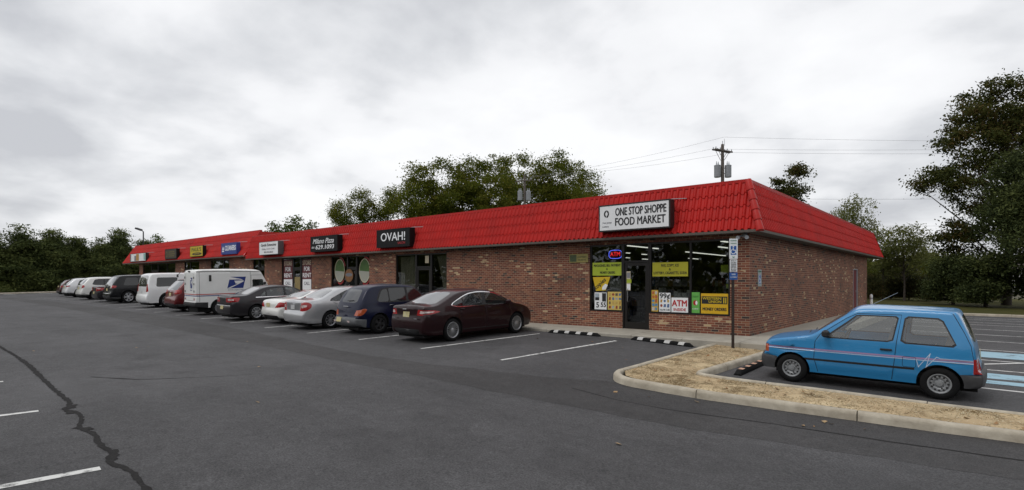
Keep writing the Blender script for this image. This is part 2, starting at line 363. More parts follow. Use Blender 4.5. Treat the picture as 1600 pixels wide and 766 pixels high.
# ================================================================== ground
def sheet(name, x0, x1, y0, y1, mat, dz, extra_x=(), extra_y=()):
    xs = sorted({x0, x1, *[x for x in (*_HX[0], *extra_x) if x0 < x < x1]}); ys = sorted({y0, y1, *[y for y in (*_HY[0], *extra_y) if y0 < y < y1]})
    b = MB(); n = len(ys)
    for x in xs:
        for y in ys: b.v.append((x, y, float(gz(x, y)) + dz))
    for i in range(len(xs) - 1):
        for j in range(n - 1): b.f.append((i * n + j, (i + 1) * n + j, (i + 1) * n + j + 1, i * n + j + 1)); b.m.append(0)
    return struct(b.build(name, mat))
KY, KX = 23.2, -78.0           # far kerb on the right-hand lot, far kerb at the left end
sheet('ground', -1500, 1500, -1500, 1500, M['earth'], -.08)
sheet('car_park', KX, 60, -75, KY, M['asphalt'], 0)
sheet('back_lawn', KX, 90, KY + .16, 60, M['grass'], .10)
sheet('end_lawn', -140, KX - .16, -75, 60, M['grass'], .10)

def ribbon(b, pts, w, dz=.004, m=0, step=.5, jitter=0., rng=None):
    """flat strip that follows the ground"""
    P = [np.array(p, float) for p in pts]; Q = []
    for a, c in zip(P[:-1], P[1:]):
        k = max(1, int(np.hypot(*(c - a)) / step))
        Q += [a + (c - a) * i / k for i in range(k)]
    Q.append(P[-1]); vs = []
    for i, q in enumerate(Q):
        t = Q[min(i + 1, len(Q) - 1)] - Q[max(i - 1, 0)]; t = t / np.hypot(*t); nrm = np.array([-t[1], t[0]])
        ww = w[i * (len(w) - 1) // max(1, len(Q) - 1)] if isinstance(w, (list, tuple)) else w
        wl = ww / 2 * (1 + (rng.uniform(-jitter, jitter) if rng else 0)); wr = ww / 2 * (1 + (rng.uniform(-jitter, jitter) if rng else 0))
        for s_, v in ((1, wl), (-1, wr)):
            p = q + nrm * s_ * v; vs.append((p[0], p[1], float(gz(*p)) + dz))
    b.add(vs, [(2 * i, 2 * i + 1, 2 * i + 3, 2 * i + 2) for i in range(len(Q) - 1)], m)

# darker strip of newer asphalt between the driving lane and the stalls
b = MB(); LO = ([-60, -40, -15.3, -10.4, -6.5, -4.2, -2.4, -.4, 1.9, 4.15, 15], [-8.3, -8.5, -8.66, -8.79, -8.93, -9.06, -9.03, -8.84, -8.62, -8.25, -7.4])
UP = ([-60, -40, -20, -13.7, -6.4, -3.6, -1.4, -.62, -.3, .3, .8, 15], [-7.3, -7.0, -6.85, -7.26, -8.05, -7.9, -7.4, -6.9, -6.7, -6.9, -6.88, -5.93])
xs_ = sorted({*np.arange(-60, 15, .5).tolist(), *[x for x in _HX[0] if -60 < x < 15], 15.0}); cols_ = []
for x in xs_:
    y0_ = float(np.interp(x, *LO)) + .03 * math.sin(x * 5.1) + .02 * math.sin(x * 13.7); y1_ = float(np.interp(x, *UP)) + .03 * math.sin(x * 3.7 + 1) + .02 * math.sin(x * 11.3)
    cols_.append([(x, y0_ + (y1_ - y0_) * t, float(gz(x, y0_ + (y1_ - y0_) * t)) + .002) for t in (0, .25, .5, .75, 1)])
k = len(cols_[0])
for c in cols_: b.v += c
for i in range(len(cols_) - 1):
    for j in range(k - 1): b.f.append((i * k + j, (i + 1) * k + j, (i + 1) * k + j + 1, i * k + j + 1)); b.m.append(0)
struct(b.build('newer_asphalt', M['asphalt_dark']))
# ------------------------------------------------------------------ painted markings
b = MB()
ribbon(b, [(-3.21, -6.67), (-2.85, -2.27)], .10)
ribbon(b, [(-6.09, -6.52), (-5.64, -2.14)], .10)
for i in range(17):
    x = -9.09 - 2.95 * i; ribbon(b, [(x, -6.35), (x + .2, -2.1)], .10)
for i, x in enumerate((-1.68, -4.9, -8.18, -11.4, -14.6, -17.8, -21.0)): ribbon(b, [(x, -14.3 + .04 * i), (x - .5, -19.6)], .11)
for y, x1 in ((-2.85, 7.6), (-.30, 7.6), (1.55, 7.6), (4.15, 7.6), (7.05, 7.4), (9.7, 7.4), (12.5, 7.4), (15.3, 7.4), (17.0, 7.4), (19.3, 7.3), (20.9, 7.3)):
    ribbon(b, [(2.0, y + .12), (x1, y - .12)], .10)
for y in np.arange(-2.8, 22, 2.8): ribbon(b, [(14.0, y), (19.4, y)], .10)
ribbon(b, [(3.2, -1.4), (6.9, 3.0)], .12, .009)
ribbon(b, [(-76.5, -3.0), (-71.5, -2.6)], .12); ribbon(b, [(-76.5, -6.0), (-71.5, -5.6)], .12)
struct(b.build('parking_lines', M['white_line']))
b = MB()
for y0, y1 in ((2.15, 3.6), (-2.3, -.9)): ribbon(b, [(2.0, (y0 + y1) / 2 + .1), (7.6, (y0 + y1) / 2 - .1)], y1 - y0, .006)
struct(b.build('accessible_bay_bands', M['ada_blue']))
rng = random.Random(5)
b = MB()
cr = [(-40, -13.2), (-15.1, -13.46), (-10.9, -13.53), (-8.2, -13.7), (-6.1, -13.82), (-5.0, -13.86), (-4.75, -14.05), (-4.5, -13.92), (-3.9, -13.98), (-3.4, -14.14), (-3.0, -14.05), (-2.5, -14.13), (-2.0, -14.08), (-1.8, -14.22), (-1.45, -14.10), (-.9, -14.16), (-.4, -14.12), (.6, -14.3), (2.5, -14.35)]
def smooth_path(p, n=2):
    p = [np.array(q, float) for q in p]
    for _ in range(n):
        q = [p[0]]
        for a_, c_ in zip(p[:-1], p[1:]): q += [a_ * .75 + c_ * .25, a_ * .25 + c_ * .75]
        p = q + [p[-1]]
    return p
ribbon(b, smooth_path(cr), [.04, .045, .05, .055, .06, .09, .07, .055, .07, .09, .07, .055, .06, .05], .005, 0, .045, .45, rng)
for a_, c_ in (((-5.0, -13.84), (-4.72, -13.98)), ((-4.62, -14.02), (-4.35, -14.0)), ((-3.45, -14.16), (-3.2, -14.02)), ((-2.2, -14.06), (-1.8, -14.20))): ribbon(b, [a_, ((a_[0] + c_[0]) / 2, (a_[1] + c_[1]) / 2 + .02), c_], [.06, .10, .03], .0052, 0, .04, .5, rng)
struct(b.build('sealed_crack', M['seal']))
b = MB()
ribbon(b, [(-7.6, -13.1), (-6.6, -12.6), (-5.9, -11.6), (-5.6, -10.9)], [.03, .02, .015, .01], .0045, 0, .15, .8, rng)
ribbon(b, [(-.6, -7.75), (.4, -7.9), (1.15, -7.85), (2.7, -7.6), (4.0, -7.5), (5.6, -7.35), (12, -6.9)], [.02, .035, .04, .045, .04, .045, .04], .0045, 0, .3, .6, rng)
struct(b.build('hairline_cracks', M['seal']))

# ------------------------------------------------------------------ kerbs and the island
def kerb(name, pts, w=.15, h=.135, seg=3.0, left=True, ztop=None):
    """kerb swept along a path; outer face on the path, body to one side; small joints between lengths"""
    P = [np.array(p, float) for p in pts]; Q = []
    for a, c in zip(P[:-1], P[1:]):
        k = max(1, int(np.hypot(*(c - a)) / .25)); Q += [a + (c - a) * i / k for i in range(k)]
    Q.append(P[-1]); d = [0.]
    for a, c in zip(Q[:-1], Q[1:]): d.append(d[-1] + float(np.hypot(*(c - a))))
    prof = [(0, -.12), (.012, .6 * h), (.022, h - .03), (.045, h - .006), (.07, h), (w - .02, h), (w, h - .02), (w, -.12)]
    b = MB(); k = len(prof); sgn = 1 if left else -1; prev = None; start = True
    rr = random.Random(len(pts))
    for i, q in enumerate(Q):
        t = Q[min(i + 1, len(Q) - 1)] - Q[max(i - 1, 0)]; t = t / np.hypot(*t); nrm = np.array([-t[1], t[0]]) * sgn
        def ring(qq):
            o = len(b.v)
            for a, z in prof:
                p = qq + nrm * a; zz = float(gz(*qq)) + z + (rr.uniform(-.003, .003) if 0 < z else 0)
                b.v.append((p[0], p[1], zz))
            return o
        cut = i > 0 and int(d[i] / seg) != int(d[i - 1] / seg) and i < len(Q) - 1
        o = ring(q - t * .007 if cut else q)
        if prev is not None:
            for j in range(k - 1): b.f.append((prev + j, o + j, o + j + 1, prev + j + 1)); b.m.append(0)
        else: b.f.append(tuple(range(o, o + k))); b.m.append(0)
        if cut:
            b.f.append(tuple(range(o, o + k))); b.m.append(0)
            o = ring(q + t * .007); b.f.append(tuple(range(o, o + k))); b.m.append(0)
        prev = o
    b.f.append(tuple(range(prev, prev + k))); b.m.append(0)
    return struct(b.build(name, M['kerb'], smooth=True, ang=50))
arc = [(-.56 + .72 * (1 - math.cos(a)), -6.22 - .70 * math.sin(a)) for a in np.linspace(0, PI / 2, 9)]
outer = [(-.50, -1.5), (-.56, -6.22)] + arc[1:] + [(.77, -6.90), (5.3, -6.58), (15, -5.95)]
kerb('island_kerb', outer, seg=2.27)
kerb('inner_kerb', [(1.02, -1.5), (.78, -5.2), (.80, -5.32), (.92, -5.36), (3.0, -5.28), (15, -5.2)], left=False, seg=2.4)
kerb('lawn_kerb', [(-60, KY), (60, KY)], seg=6)
kerb('end_kerb', [(KX, 40), (KX, -70)], seg=6, left=False)
# planting strip inside the kerbs: a sheet of gravel with pebbles
isl = [(-.36, -1.5), (-.41, -6.2), (-.2, -6.55), (.2, -6.76), (.78, -6.76), (5.3, -6.44), (15, -5.82), (15, -5.34), (3.0, -5.42), (.92, -5.50), (.70, -5.44), (.65, -5.2), (.88, -1.5)]
def in_poly(poly, X, Y):
    X = np.asarray(X, float); Y = np.asarray(Y, float); ins = np.zeros(X.shape, bool); n = len(poly)
    for i in range(n):
        x1, y1 = poly[i]; x2, y2 = poly[(i + 1) % n]
        c = ((y1 > Y) != (y2 > Y)); xi = (x2 - x1) * (Y - y1) / ((y2 - y1) if y2 != y1 else 1e-9) + x1
        ins ^= c & (X < xi)
    return ins
def cdt(outline, extra=(), loops=()):
    """constrained triangulation: returns vertices and triangles inside the outline"""
    V = [Vector(p) for p in outline]; E = [(i, (i + 1) % len(outline)) for i in range(len(outline))]
    for lp in loops:
        o = len(V); V += [Vector(p) for p in lp]; E += [(o + i, o + (i + 1) % len(lp)) for i in range(len(lp))]
    V += [Vector(p) for p in extra]
    r = geometry.delaunay_2d_cdt(V, E, [], 0, 1e-5)
    vo = np.array([(p.x, p.y) for p in r[0]]); fo = np.array([f for f in r[2] if len(f) == 3], int)
    c = vo[fo].mean(1); k = in_poly(outline, c[:, 0], c[:, 1])
    return vo, fo[k], c[k]
rg = np.random.default_rng(3)
ex = [(x, y) for x in np.arange(-.5, 15, .16) for y in np.arange(-6.9, -1.4, .16)]
ex = [(x + rg.uniform(-.04, .04), y + rg.uniform(-.04, .04)) for x, y in ex]
ex = [p for p, k in zip(ex, in_poly(isl, [p[0] for p in ex], [p[1] for p in ex])) if k]
vo, fo, _ = cdt(isl, ex)
zz = np.array([float(gz(*p)) for p in vo]) + .105 + rg.normal(0, .009, len(vo))
o = np_mesh('planting_strip', np.c_[vo, zz], fo, M['gravel'], smooth=True); struct(o)
def scatter_bits(name, mat, P, size, flat=.5, seed=1, z0=.0):
    """little irregular pebbles (deformed octahedra)"""
    g = np.random.default_rng(seed); n = len(P)
    base = np.array([(1, 0, 0), (0, 1, 0), (-1, 0, 0), (0, -1, 0), (0, 0, 1), (0, 0, -1)], float)
    s = size * g.uniform(.5, 1.5, (n, 1, 1)) * np.stack([g.uniform(.7, 1.4, n), g.uniform(.7, 1.4, n), np.full(n, flat)], -1)[:, None, :]
    v = base[None] * s * g.uniform(.7, 1.3, (n, 6, 1)); a = g.uniform(0, 2 * PI, n); c, t = np.cos(a)[:, None], np.sin(a)[:, None]
    v = np.stack([v[..., 0] * c - v[..., 1] * t, v[..., 0] * t + v[..., 1] * c, v[..., 2]], -1) + np.asarray(P)[:, None, :]
    f = np.array([(0, 1, 4), (1, 2, 4), (2, 3, 4), (3, 0, 4), (1, 0, 5), (2, 1, 5), (3, 2, 5), (0, 3, 5)])
    return np_mesh(name, v.reshape(-1, 3), (f[None] + 6 * np.arange(n)[:, None, None]).reshape(-1, 3), mat)
P = np.c_[rg.uniform(-.5, 9, 60000), rg.uniform(-6.9, -1.5, 60000)]; P = P[in_poly(isl, P[:, 0], P[:, 1])][:9000]
P3 = np.c_[P, [float(gz(*p)) + .112 for p in P]]
struct(scatter_bits('gravel', M['pebble'], P3, .010, .55, 4), 'stuff')
def blades(name, mat, P, h, w, lean, seed):
    g = np.random.default_rng(seed); n = len(P); a = g.uniform(0, 2 * PI, n); hh = h * g.uniform(.4, 1.2, n); ln = g.normal(0, lean, (n, 2)) * hh[:, None]
    dx = np.c_[np.cos(a), np.sin(a), np.zeros(n)] * w / 2; top = np.c_[ln, hh]
    v = np.stack([P - dx, P + dx, P + top], 1); return np_mesh(name, v.reshape(-1, 3), np.arange(3 * n).reshape(-1, 3), mat)
M['dry_grass'] = leaf_mat('dry_grass', [(.13, .105, .04), (.22, .17, .075), (.17, .10, .045), (.28, .23, .12)], .25)
cl = [(-.15, -5.6, .16, 500), (.1, -6.2, .22, 700), (.35, -6.5, .15, 350), (-.15, -4.8, .10, 200), (1.25, -5.72, .10, 260), (1.9, -5.66, .14, 260), (1.9, -6.35, .16, 420), (3.3, -5.85, .2, 260), (4.6, -5.7, .2, 300), (.5, -2.2, .18, 260), (.1, -2.6, .15, 160), (2.6, -6.3, .2, 160), (3.9, -6.2, .2, 150), (0, -1.7, .2, 260), (.7, -1.65, .15, 200)]
pts = []
for x, y, s_, n in cl: pts += [(x + rg.normal(0, s_ * 1.5), y + rg.normal(0, s_ * .5)) for _ in range(int(n * .30))]
pts = np.array(pts); pts = pts[in_poly(isl, pts[:, 0], pts[:, 1])]
struct(blades('dry_grass', M['dry_grass'], np.c_[pts, [float(gz(*p)) + .10 for p in pts]], .042, .008, .8, 7), 'stuff')
M['dead_leaf'] = leaf_mat('dead_leaf', [(.16, .07, .035), (.30, .16, .07), (.42, .30, .17), (.10, .05, .03)], .1)
lp = [(rg.uniform(-14, 5), rg.uniform(-14.5, -7.3)) for _ in range(7)] + [(rg.uniform(-.9, 6), -7.15 + rg.uniform(-.5, .1)) for _ in range(9)] + [(rg.uniform(-.3, 6), rg.uniform(-6.4, -5.6)) for _ in range(30)] + [(rg.uniform(-.3, .7), rg.uniform(-6, -1.6)) for _ in range(22)] + [(rg.uniform(-5, -.7), rg.uniform(-5, -2)) for _ in range(5)]
L3 = []
for x, y in lp:
    inside = bool(in_poly(isl, [x], [y])[0]); z = float(gz(x, y)) + (.118 if inside else .006); a = rg.uniform(0, 6.28); s_ = rg.uniform(.018, .045)
    for q in ((-1, -.5, 0), (1, -.4, rg.uniform(0, .5)), (1.1, .5, rg.uniform(0, .9)), (-.9, .6, rg.uniform(0, .5))):
        L3.append((x + s_ * (q[0] * math.cos(a) - q[1] * math.sin(a)), y + s_ * (q[0] * math.sin(a) + q[1] * math.cos(a)), z + s_ * q[2] + .002))
struct(np_mesh('fallen_leaves', L3, np.arange(len(L3)).reshape(-1, 4), M['dead_leaf']), 'stuff')

# ------------------------------------------------------------------ pavements
b = MB(); x = -56.0; r_ = random.Random(2)
while x < 1.2:
    x1 = min(x + 1.52, 1.26); z0, z1 = walk_z(x), walk_z(x1); g = .006; d = r_.uniform(-.003, .003)
    top = [(x + g, -1.5, z0 - .02 + d), (x1 - g, -1.5, z1 - .02 + d), (x1 - g, .02, z1 + d), (x + g, .02, z0 + d)]
    rnd = [(x + g, -1.525, z0 - .045), (x1 - g, -1.525, z1 - .045)]; bot = [(x + g, -1.53, z0 - .6), (x1 - g, -1.53, z1 - .6), (x1 - g, .02, z1 - .6), (x + g, .02, z0 - .6)]
    b.add(top + rnd + bot, [(0, 1, 2, 3), (0, 4, 5, 1), (4, 6, 7, 5), (1, 5, 7, 8, 2), (0, 3, 9, 6, 4)]); x = x1
struct(b.build('pavement', M['concrete'], fixn=True))
b = MB(); y = .026
while y < 20:
    y1 = min(y + 1.52, 20); g = .006; b.add([(.0, y + g, 0), (1.26, y + g, -.03), (1.26, y1 - g, -.03), (0, y1 - g, 0), (1.285, y + g, -.055), (1.285, y1 - g, -.055), (1.29, y + g, -.6), (1.29, y1 - g, -.6), (0, y + g, -.6), (0, y1 - g, -.6)],
      [(0, 1, 2, 3), (1, 4, 5, 2), (4, 6, 7, 5), (0, 8, 6, 4, 1), (3, 2, 5, 7, 9)]); y = y1
struct(b.build('side_pavement', M['concrete']))

# ================================================================== the row of shops
shop = thing('shop_building', 'long single-storey brick shopping strip with a red metal mansard roof', 'building', (0, 0, 0))
ZW = 2.86; T = .20
# (x0, x1, sill) openings in the front wall
OPEN = [(-5.17, -3.93, .52), (-3.93, -3.00, 0.), (-3.0, -.53, .52),
        (-15.6, -14.2, .25), (-14.2, -13.2, 0.), (-13.2, -12.18, .25),
        (-21.0, -19.55, .25), (-19.55, -18.75, 0.), (-18.75, -17.64, .25),
        (-26.27, -24.97, .25), (-24.97, -24.11, 0.), (-24.11, -22.92, .25), (-29.9, -29.2, .25), (-29.2, -28.37, 0.),
        (-36.46, -34.4, .35), (-34.4, -33.38, 0.), (-41.38, -40.3, 0.), (-40.3, -38.5, .35), (-51.07, -48.9, .35), (-48.9, -47.3, 0.), (-47.3, -43.24, .35)]
b = MB(); xs = sorted({-52.0, 0.0, *[o[0] for o in OPEN], *[o[1] for o in OPEN]})
for a, c in zip(xs[:-1], xs[1:]):
    op = [o for o in OPEN if o[0] <= a + 1e-6 and o[1] >= c - 1e-6]; zt = ZW + (.25 if a < -30 else 0); zb = -.3
    if not op: b.box(a, c, 0, T, zb, zt)
    else:
        zs = op[0][2] + walk_z((a + c) / 2); b.box(a, c, 0, T, zb, zs)
        b.box(a, c, 0, T, 2.72 + walk_z((a + c) / 2), zt)
b.box(-T, 0, T, 15.75, -.3, ZW); b.box(-T, 0, 15.75, 17.0, 2.12, ZW); b.box(-T, 0, 17.0, 20.0, -.3, ZW)      # side wall round the back door
b.box(-52, -51.8, T, 18, -.3, ZW + .25); b.box(-51.8, -T, 19.8, 20, -.3, ZW)
b.build('brick_wall', M['brick'], shop, uv=True, fixn=False)
# window frames with panes, doors
def glazing(x0, x1, z0, z1, pane, mull=(), tr=None, y=.07, fw=.055):
    f = MB(); f.box(x0, x0 + fw, y - .035, y + .05, z0, z1); f.box(x1 - fw, x1, y - .035, y + .05, z0, z1)
    f.box(x0 + fw, x1 - fw, y - .034, y + .049, z0, z0 + fw); f.box(x0 + fw, x1 - fw, y - .034, y + .049, z1 - fw, z1)
    for m_ in mull: f.box(m_ - .03, m_ + .03, y - .036, y + .051, z0 + fw, z1 - fw)
    if tr: f.box(x0 + fw, x1 - fw, y - .033, y + .048, tr - .03, tr + .03)
    fo_ = f.build('window', M['bronze'], shop)
    g = MB(); g.box(x0 + fw, x1 - fw, y + .004, y + .010, z0 + fw, z1 - fw); g.build('pane', pane, fo_)
    return fo_
def shop_door(x0, x1, z0, z1, pane, y=.07, head=2.11, hx=None):
    f = MB(); f.box(x0, x0 + .05, y - .04, y + .055, z0, z1); f.box(x1 - .05, x1, y - .04, y + .055, z0, z1); f.box(x0 + .05, x1 - .05, y - .039, y + .054, z0 + head, z0 + head + .06); f.box(x0 + .05, x1 - .05, y - .038, y + .053, z1 - .05, z1)
    fr = f.build('door_frame', M['bronze'], shop)
    g = MB(); g.box(x0 + .05, x1 - .05, y + .004, y + .010, z0 + head + .06, z1 - .05); g.build('transom_pane', pane, fr)
    d = MB(); a, c = x0 + .06, x1 - .06
    d.box(a, a + .09, y - .02, y + .025, z0 + .01, z0 + head - .01); d.box(c - .09, c, y - .02, y + .025, z0 + .01, z0 + head - .01)
    d.box(a + .09, c - .09, y - .019, y + .024, z0 + .01, z0 + .22); d.box(a + .09, c - .09, y - .019, y + .024, z0 + head - .11, z0 + head - .01)
    dd = d.build('door', M['bronze'], shop)
    g = MB(); g.box(a + .09, c - .09, y + .0, y + .006, z0 + .22, z0 + head - .11); g.build('pane', pane, dd)
    h = MB(); hx = a + .12; h.tube([(hx, y - .02, z0 + .85), (hx, y - .07, z0 + .88), (hx, y - .07, z0 + 1.25), (hx, y - .02, z0 + 1.28)], .011, 6); h.build('handle', M['steel'], dd)
G1 = M['store_glass']
for x0, x1, s_ in OPEN:
    w = walk_z((x0 + x1) / 2); zt = 2.72 + w
    if s_ == 0.: shop_door(x0, x1, w, zt, G1)
    else: glazing(x0, x1, s_ + w, zt, G1, mull=((-1.69,) if x0 == -3.0 else ((-45.2,) if x0 == -47.3 else ())))
# back door in the side wall
d = MB(); d.box(-.10, -.04, 15.81, 16.92, 0, 2.08); bd = d.build('back_door', pbr('maroon_door', (.16, .025, .03), .5, var=.15), shop); h = MB(); h.box(-.04, .02, 16.72, 16.80, .95, 1.07); h.build('handle', M['steel'], bd)
d = MB(); d.box(-.13, .012, 15.75, 15.81, 0, 2.12); d.box(-.13, .012, 16.92, 17.0, 0, 2.12); d.box(-.13, .011, 15.81, 16.92, 2.08, 2.12); d.build('door_frame', pbr('grey_door_frame', (.34, .35, .38), .5, var=.08), shop)
# soffit, fascia, flat roof, interior shells
b = MB(); b.box(-30.2, .34, -.34, 0, 2.845, 2.86); b.box(0, .34, 0, 23.2, 2.845, 2.86); b.box(-.2, 0, 20.0, 23.2, 2.846, 2.861); b.box(-55.2, -30.22, -.42, 0, 3.075, 3.09); b.build('soffit', M['soffit'], shop)
b = MB(); b.box(-30.2, .376, -.376, -.335, 2.835, 2.905); b.box(.335, .376, -.335, 23.25, 2.835, 2.905); b.box(-55.2, -30.22, -.46, -.415, 3.06, 3.13); b.build('fascia', M['fascia'], shop)
b = MB(); b.box(-30.1, -.13, .13, 23.0, 4.18, 4.22); b.box(-55, -30.2, .75, 20, 4.55, 4.6); b.build('flat_roof', M['roof_flat'], shop)
b = MB()
for x0, x1, zf, dp in ((-11.9, -.25, 0., 14.0), (-16.4, -12.0, 0., 5.), (-22, -17.0, .1, 5.), (-30, -22.2, .14, 5.), (-51.7, -30.3, .26, 6.)):
    b.quad((x0, T, zf), (x1, T, zf), (x1, dp, zf), (x0, dp, zf)); zc = 2.74 + zf
    b.quad((x0, T, zc), (x0, dp, zc), (x1, dp, zc), (x1, T, zc)); b.quad((x0, dp, zf), (x1, dp, zf), (x1, dp, zc), (x0, dp, zc)); b.quad((x0, T, zf), (x0, dp, zf), (x0, dp, zc), (x0, T, zc)); b.quad((x1, T, zf), (x1, T, zc), (x1, dp, zc), (x1, dp, zf))
b.build('interior', pbr('shop_interior', (.10, .09, .08), .8, var=.3, scale=1.5), shop, fixn=False)

# ------------------------------------------------------------------ mansard of pressed metal tiles
def tiles(O, U, S, N, L, rows, pitch, a0, a1, name):
    """O origin at eave; U unit along; S slope vector; N outward normal; a0,a1 = (start,end) u at eave and at top"""
    O, U, S, N = (np.array(q, float) for q in (O, U, S, N)); sl = np.linalg.norm(S); per = 12
    nu = int(L / pitch * per) + 1; u = np.linspace(0, L, nu); ph = (u / pitch) % 1
    wave = np.clip(1 - ((ph - .5) / .27) ** 2, 0, 1) ** .75; cosw = -np.cos(2 * PI * ph)
    V = []; F = []; ss = []
    for k in range(rows):
        for q, off in ((0., .022), (.03, .023), (.5, .014), (1.0, .002)): ss.append((k, (k + q) / rows, off))
    for k, s_, off in ss:
        sc = s_ + (.030 if off > .012 else 0) * cosw / sl
        lo = a0[0] + (a1[0] - a0[0]) * s_; hi = a0[1] + (a1[1] - a0[1]) * s_; uu = np.clip(u, lo, hi)
        V.append(O + uu[:, None] * U + sc[:, None] * S + (off + .050 * wave)[:, None] * N)
    n = nu; R_ = len(ss)
    V = np.concatenate(V); i = np.arange(n - 1)
    for r in range(R_ - 1): F.append(np.c_[r * n + i, r * n + i + 1, (r + 1) * n + i + 1, (r + 1) * n + i])
    # underside of the lowest row
    base = O + np.clip(u, *a0)[:, None] * U - .01 * N; o = len(V); V = np.concatenate([V, base]); F.append(np.c_[o + i, o + i + 1, i + 1, i])
    ob = np_mesh(name, V, np.concatenate(F), M['red_tile'], shop, smooth=True)
    try: ob.data.set_sharp_from_angle(angle=R(38))
    except Exception: pass
    return ob
ZE, ZT = 2.90, 4.27
S_ = np.array([0, .40, ZT - ZE]); Nf = np.array([0, -(ZT - ZE), .40]); Nf /= np.linalg.norm(Nf)
tiles((-30.2, -.33, ZE), (1, 0, 0), S_, Nf, 30.7, 4, .182, (0, 30.53), (0, 30.13), 'mansard_roof')
tiles((.33, -.34, ZE), (0, 1, 0), (-.40, 0, ZT - ZE), (-Nf[1], 0, Nf[2]), 23.9, 4, .182, (0.0, 23.6), (.40, 22.9), 'mansard_roof')
ZE2, ZT2 = 3.12, 4.72; S2 = np.array([0, 1.0, ZT2 - ZE2]); N2 = np.array([0, -(ZT2 - ZE2), 1.0]); N2 /= np.linalg.norm(N2)
tiles((-55.2, -.42, ZE2), (1, 0, 0), S2, N2, 24.96, 4, .182, (0, 24.96), (0, 24.96), 'mansard_roof')
b = MB()
b.box(-30.15, -.02, .04, .16, 4.25, 4.345); b.box(-.16, -.02, .16, 22.6, 4.25, 4.343)          # cap flashing
b.box(-55.2, -30.2, .56, .72, 4.69, 4.79)
b.add([(-30.24, -.47, 3.06), (-30.18, -.47, 3.06), (-30.18, .60, 4.79), (-30.24, .60, 4.79), (-30.24, -.36, 3.06), (-30.18, -.36, 3.06), (-30.18, .72, 4.79), (-30.24, .72, 4.79)], [(0, 1, 2, 3), (1, 5, 6, 2), (4, 7, 6, 5), (0, 3, 7, 4), (3, 2, 6, 7), (0, 4, 5, 1)])
b.add([(-30.19, -.36, 3.1), (-30.19, 1.6, 3.1), (-30.19, 1.6, 4.70), (-30.19, .62, 4.70)], [(0, 1, 2, 3)])    # return of the taller unit
b.add([(-55.2, -.42, 3.1), (-55.2, 2, 3.1), (-55.2, 2, 4.7), (-55.2, .6, 4.7)], [(0, 1, 2, 3)])
b.box(-30.18, -30.12, 1.6, 12, 4.2, 4.7)
b.add([(-.16, 22.6, 4.345), (-.02, 22.6, 4.345), (.40, 23.3, 2.9), (-6, 23.3, 2.9), (-6, 22.6, 4.345)], [(0, 1, 2), (0, 2, 3, 4)])
b.build('roof_cap', M['red_cap'], shop)
# hip roll at the front right corner: overlapping half round pieces
b = MB(); p0 = np.array([.385, -.385, 2.87]); p1 = np.array([-.05, .05, 4.30]); dr = (p1 - p0); ln = np.linalg.norm(dr); dr /= ln
out = np.array([1, -1, 0]) / math.sqrt(2); out = out - dr * (out @ dr); out /= np.linalg.norm(out); sd = np.cross(dr, out); k = 5
for i in range(k):
    a = p0 + dr * ln * i / k - dr * .02; c = p0 + dr * ln * (i + 1) / k + dr * .01; vs = []
    for q, rr_ in ((a, .105), (a + dr * .02, .11), (c, .085)):
        for t in np.linspace(-1.75, 1.75, 11): vs.append(q + out * (math.cos(t) * rr_ + .0) + sd * math.sin(t) * rr_)
    fs = []
    for r in range(2):
        for j in range(10): fs.append((r * 11 + j, r * 11 + j + 1, r * 11 + 12 + j, r * 11 + 11 + j))
    fs.append(tuple(range(11))); b.add(vs, fs)
b.build('hip_roll', M['red_cap'], shop, smooth=True)
# security floodlights under the corner
fl = thing('floodlight', 'twin grey floodlights under the eaves at the corner of the brick wall', 'light', (-.12, -.02, 2.78))
b = MB(); b.box(-.06, .06, -.03, 0.02, -.05, .05, bev=.008); b.build('mount', M['galv'], fl)
for s_ in (-1, 1):
    b = MB(); b.tube([(s_ * .04, -.03, 0), (s_ * .09, -.10, -.02), (s_ * .11, -.16, -.05)], [.018, .025, .022], 8); b.lathe([(-.16, .0), (-.16, .055), (-.10, .045), (-.06, .02)], 'y', 12, (s_ * .12, -.06, -.07)); b.build('lamp_head', M['galv'], fl, smooth=True)
# ================================================================== shop signs on the mansard
M['sign_white'] = pbr('sign_white', (.84, .85, .86), .45, var=.04, scale=2); M['sign_black'] = pbr('sign_black', (.006, .006, .0065), .5, spec=.2, var=.1)
M['sign_frame'] = pbr('dark_sign_cabinet', (.022, .020, .020), .45, .2, var=.15); M['sign_grey'] = pbr('grey_sign_cabinet', (.10, .11, .115), .5, .2, var=.1)
M['sign_yellow'] = pbr('sign_yellow', (.60, .44, .02), .4, var=.06); M['sign_blue'] = pbr('sign_blue', (.025, .055, .25), .4, var=.08); M['sign_red'] = pbr('sign_red', (.40, .015, .02), .5, var=.08)
M['stop_patch'] = pbr('stop_patch', (.58, .57, .55), .7, var=.2, scale=14)
M['lime'] = pbr('lime_banner', (.36, .44, .03), .6, var=.07, scale=4); M['sign_brown'] = pbr('sign_brown', (.045, .035, .022), .5, var=.15); M['dull_gold'] = pbr('dull_gold', (.16, .12, .03), .5, var=.1)
M['grey_ink'] = pbr('grey_ink', (.22, .22, .24), .6, var=.1); M['cream'] = pbr('cream', (.55, .48, .34), .7, var=.1)
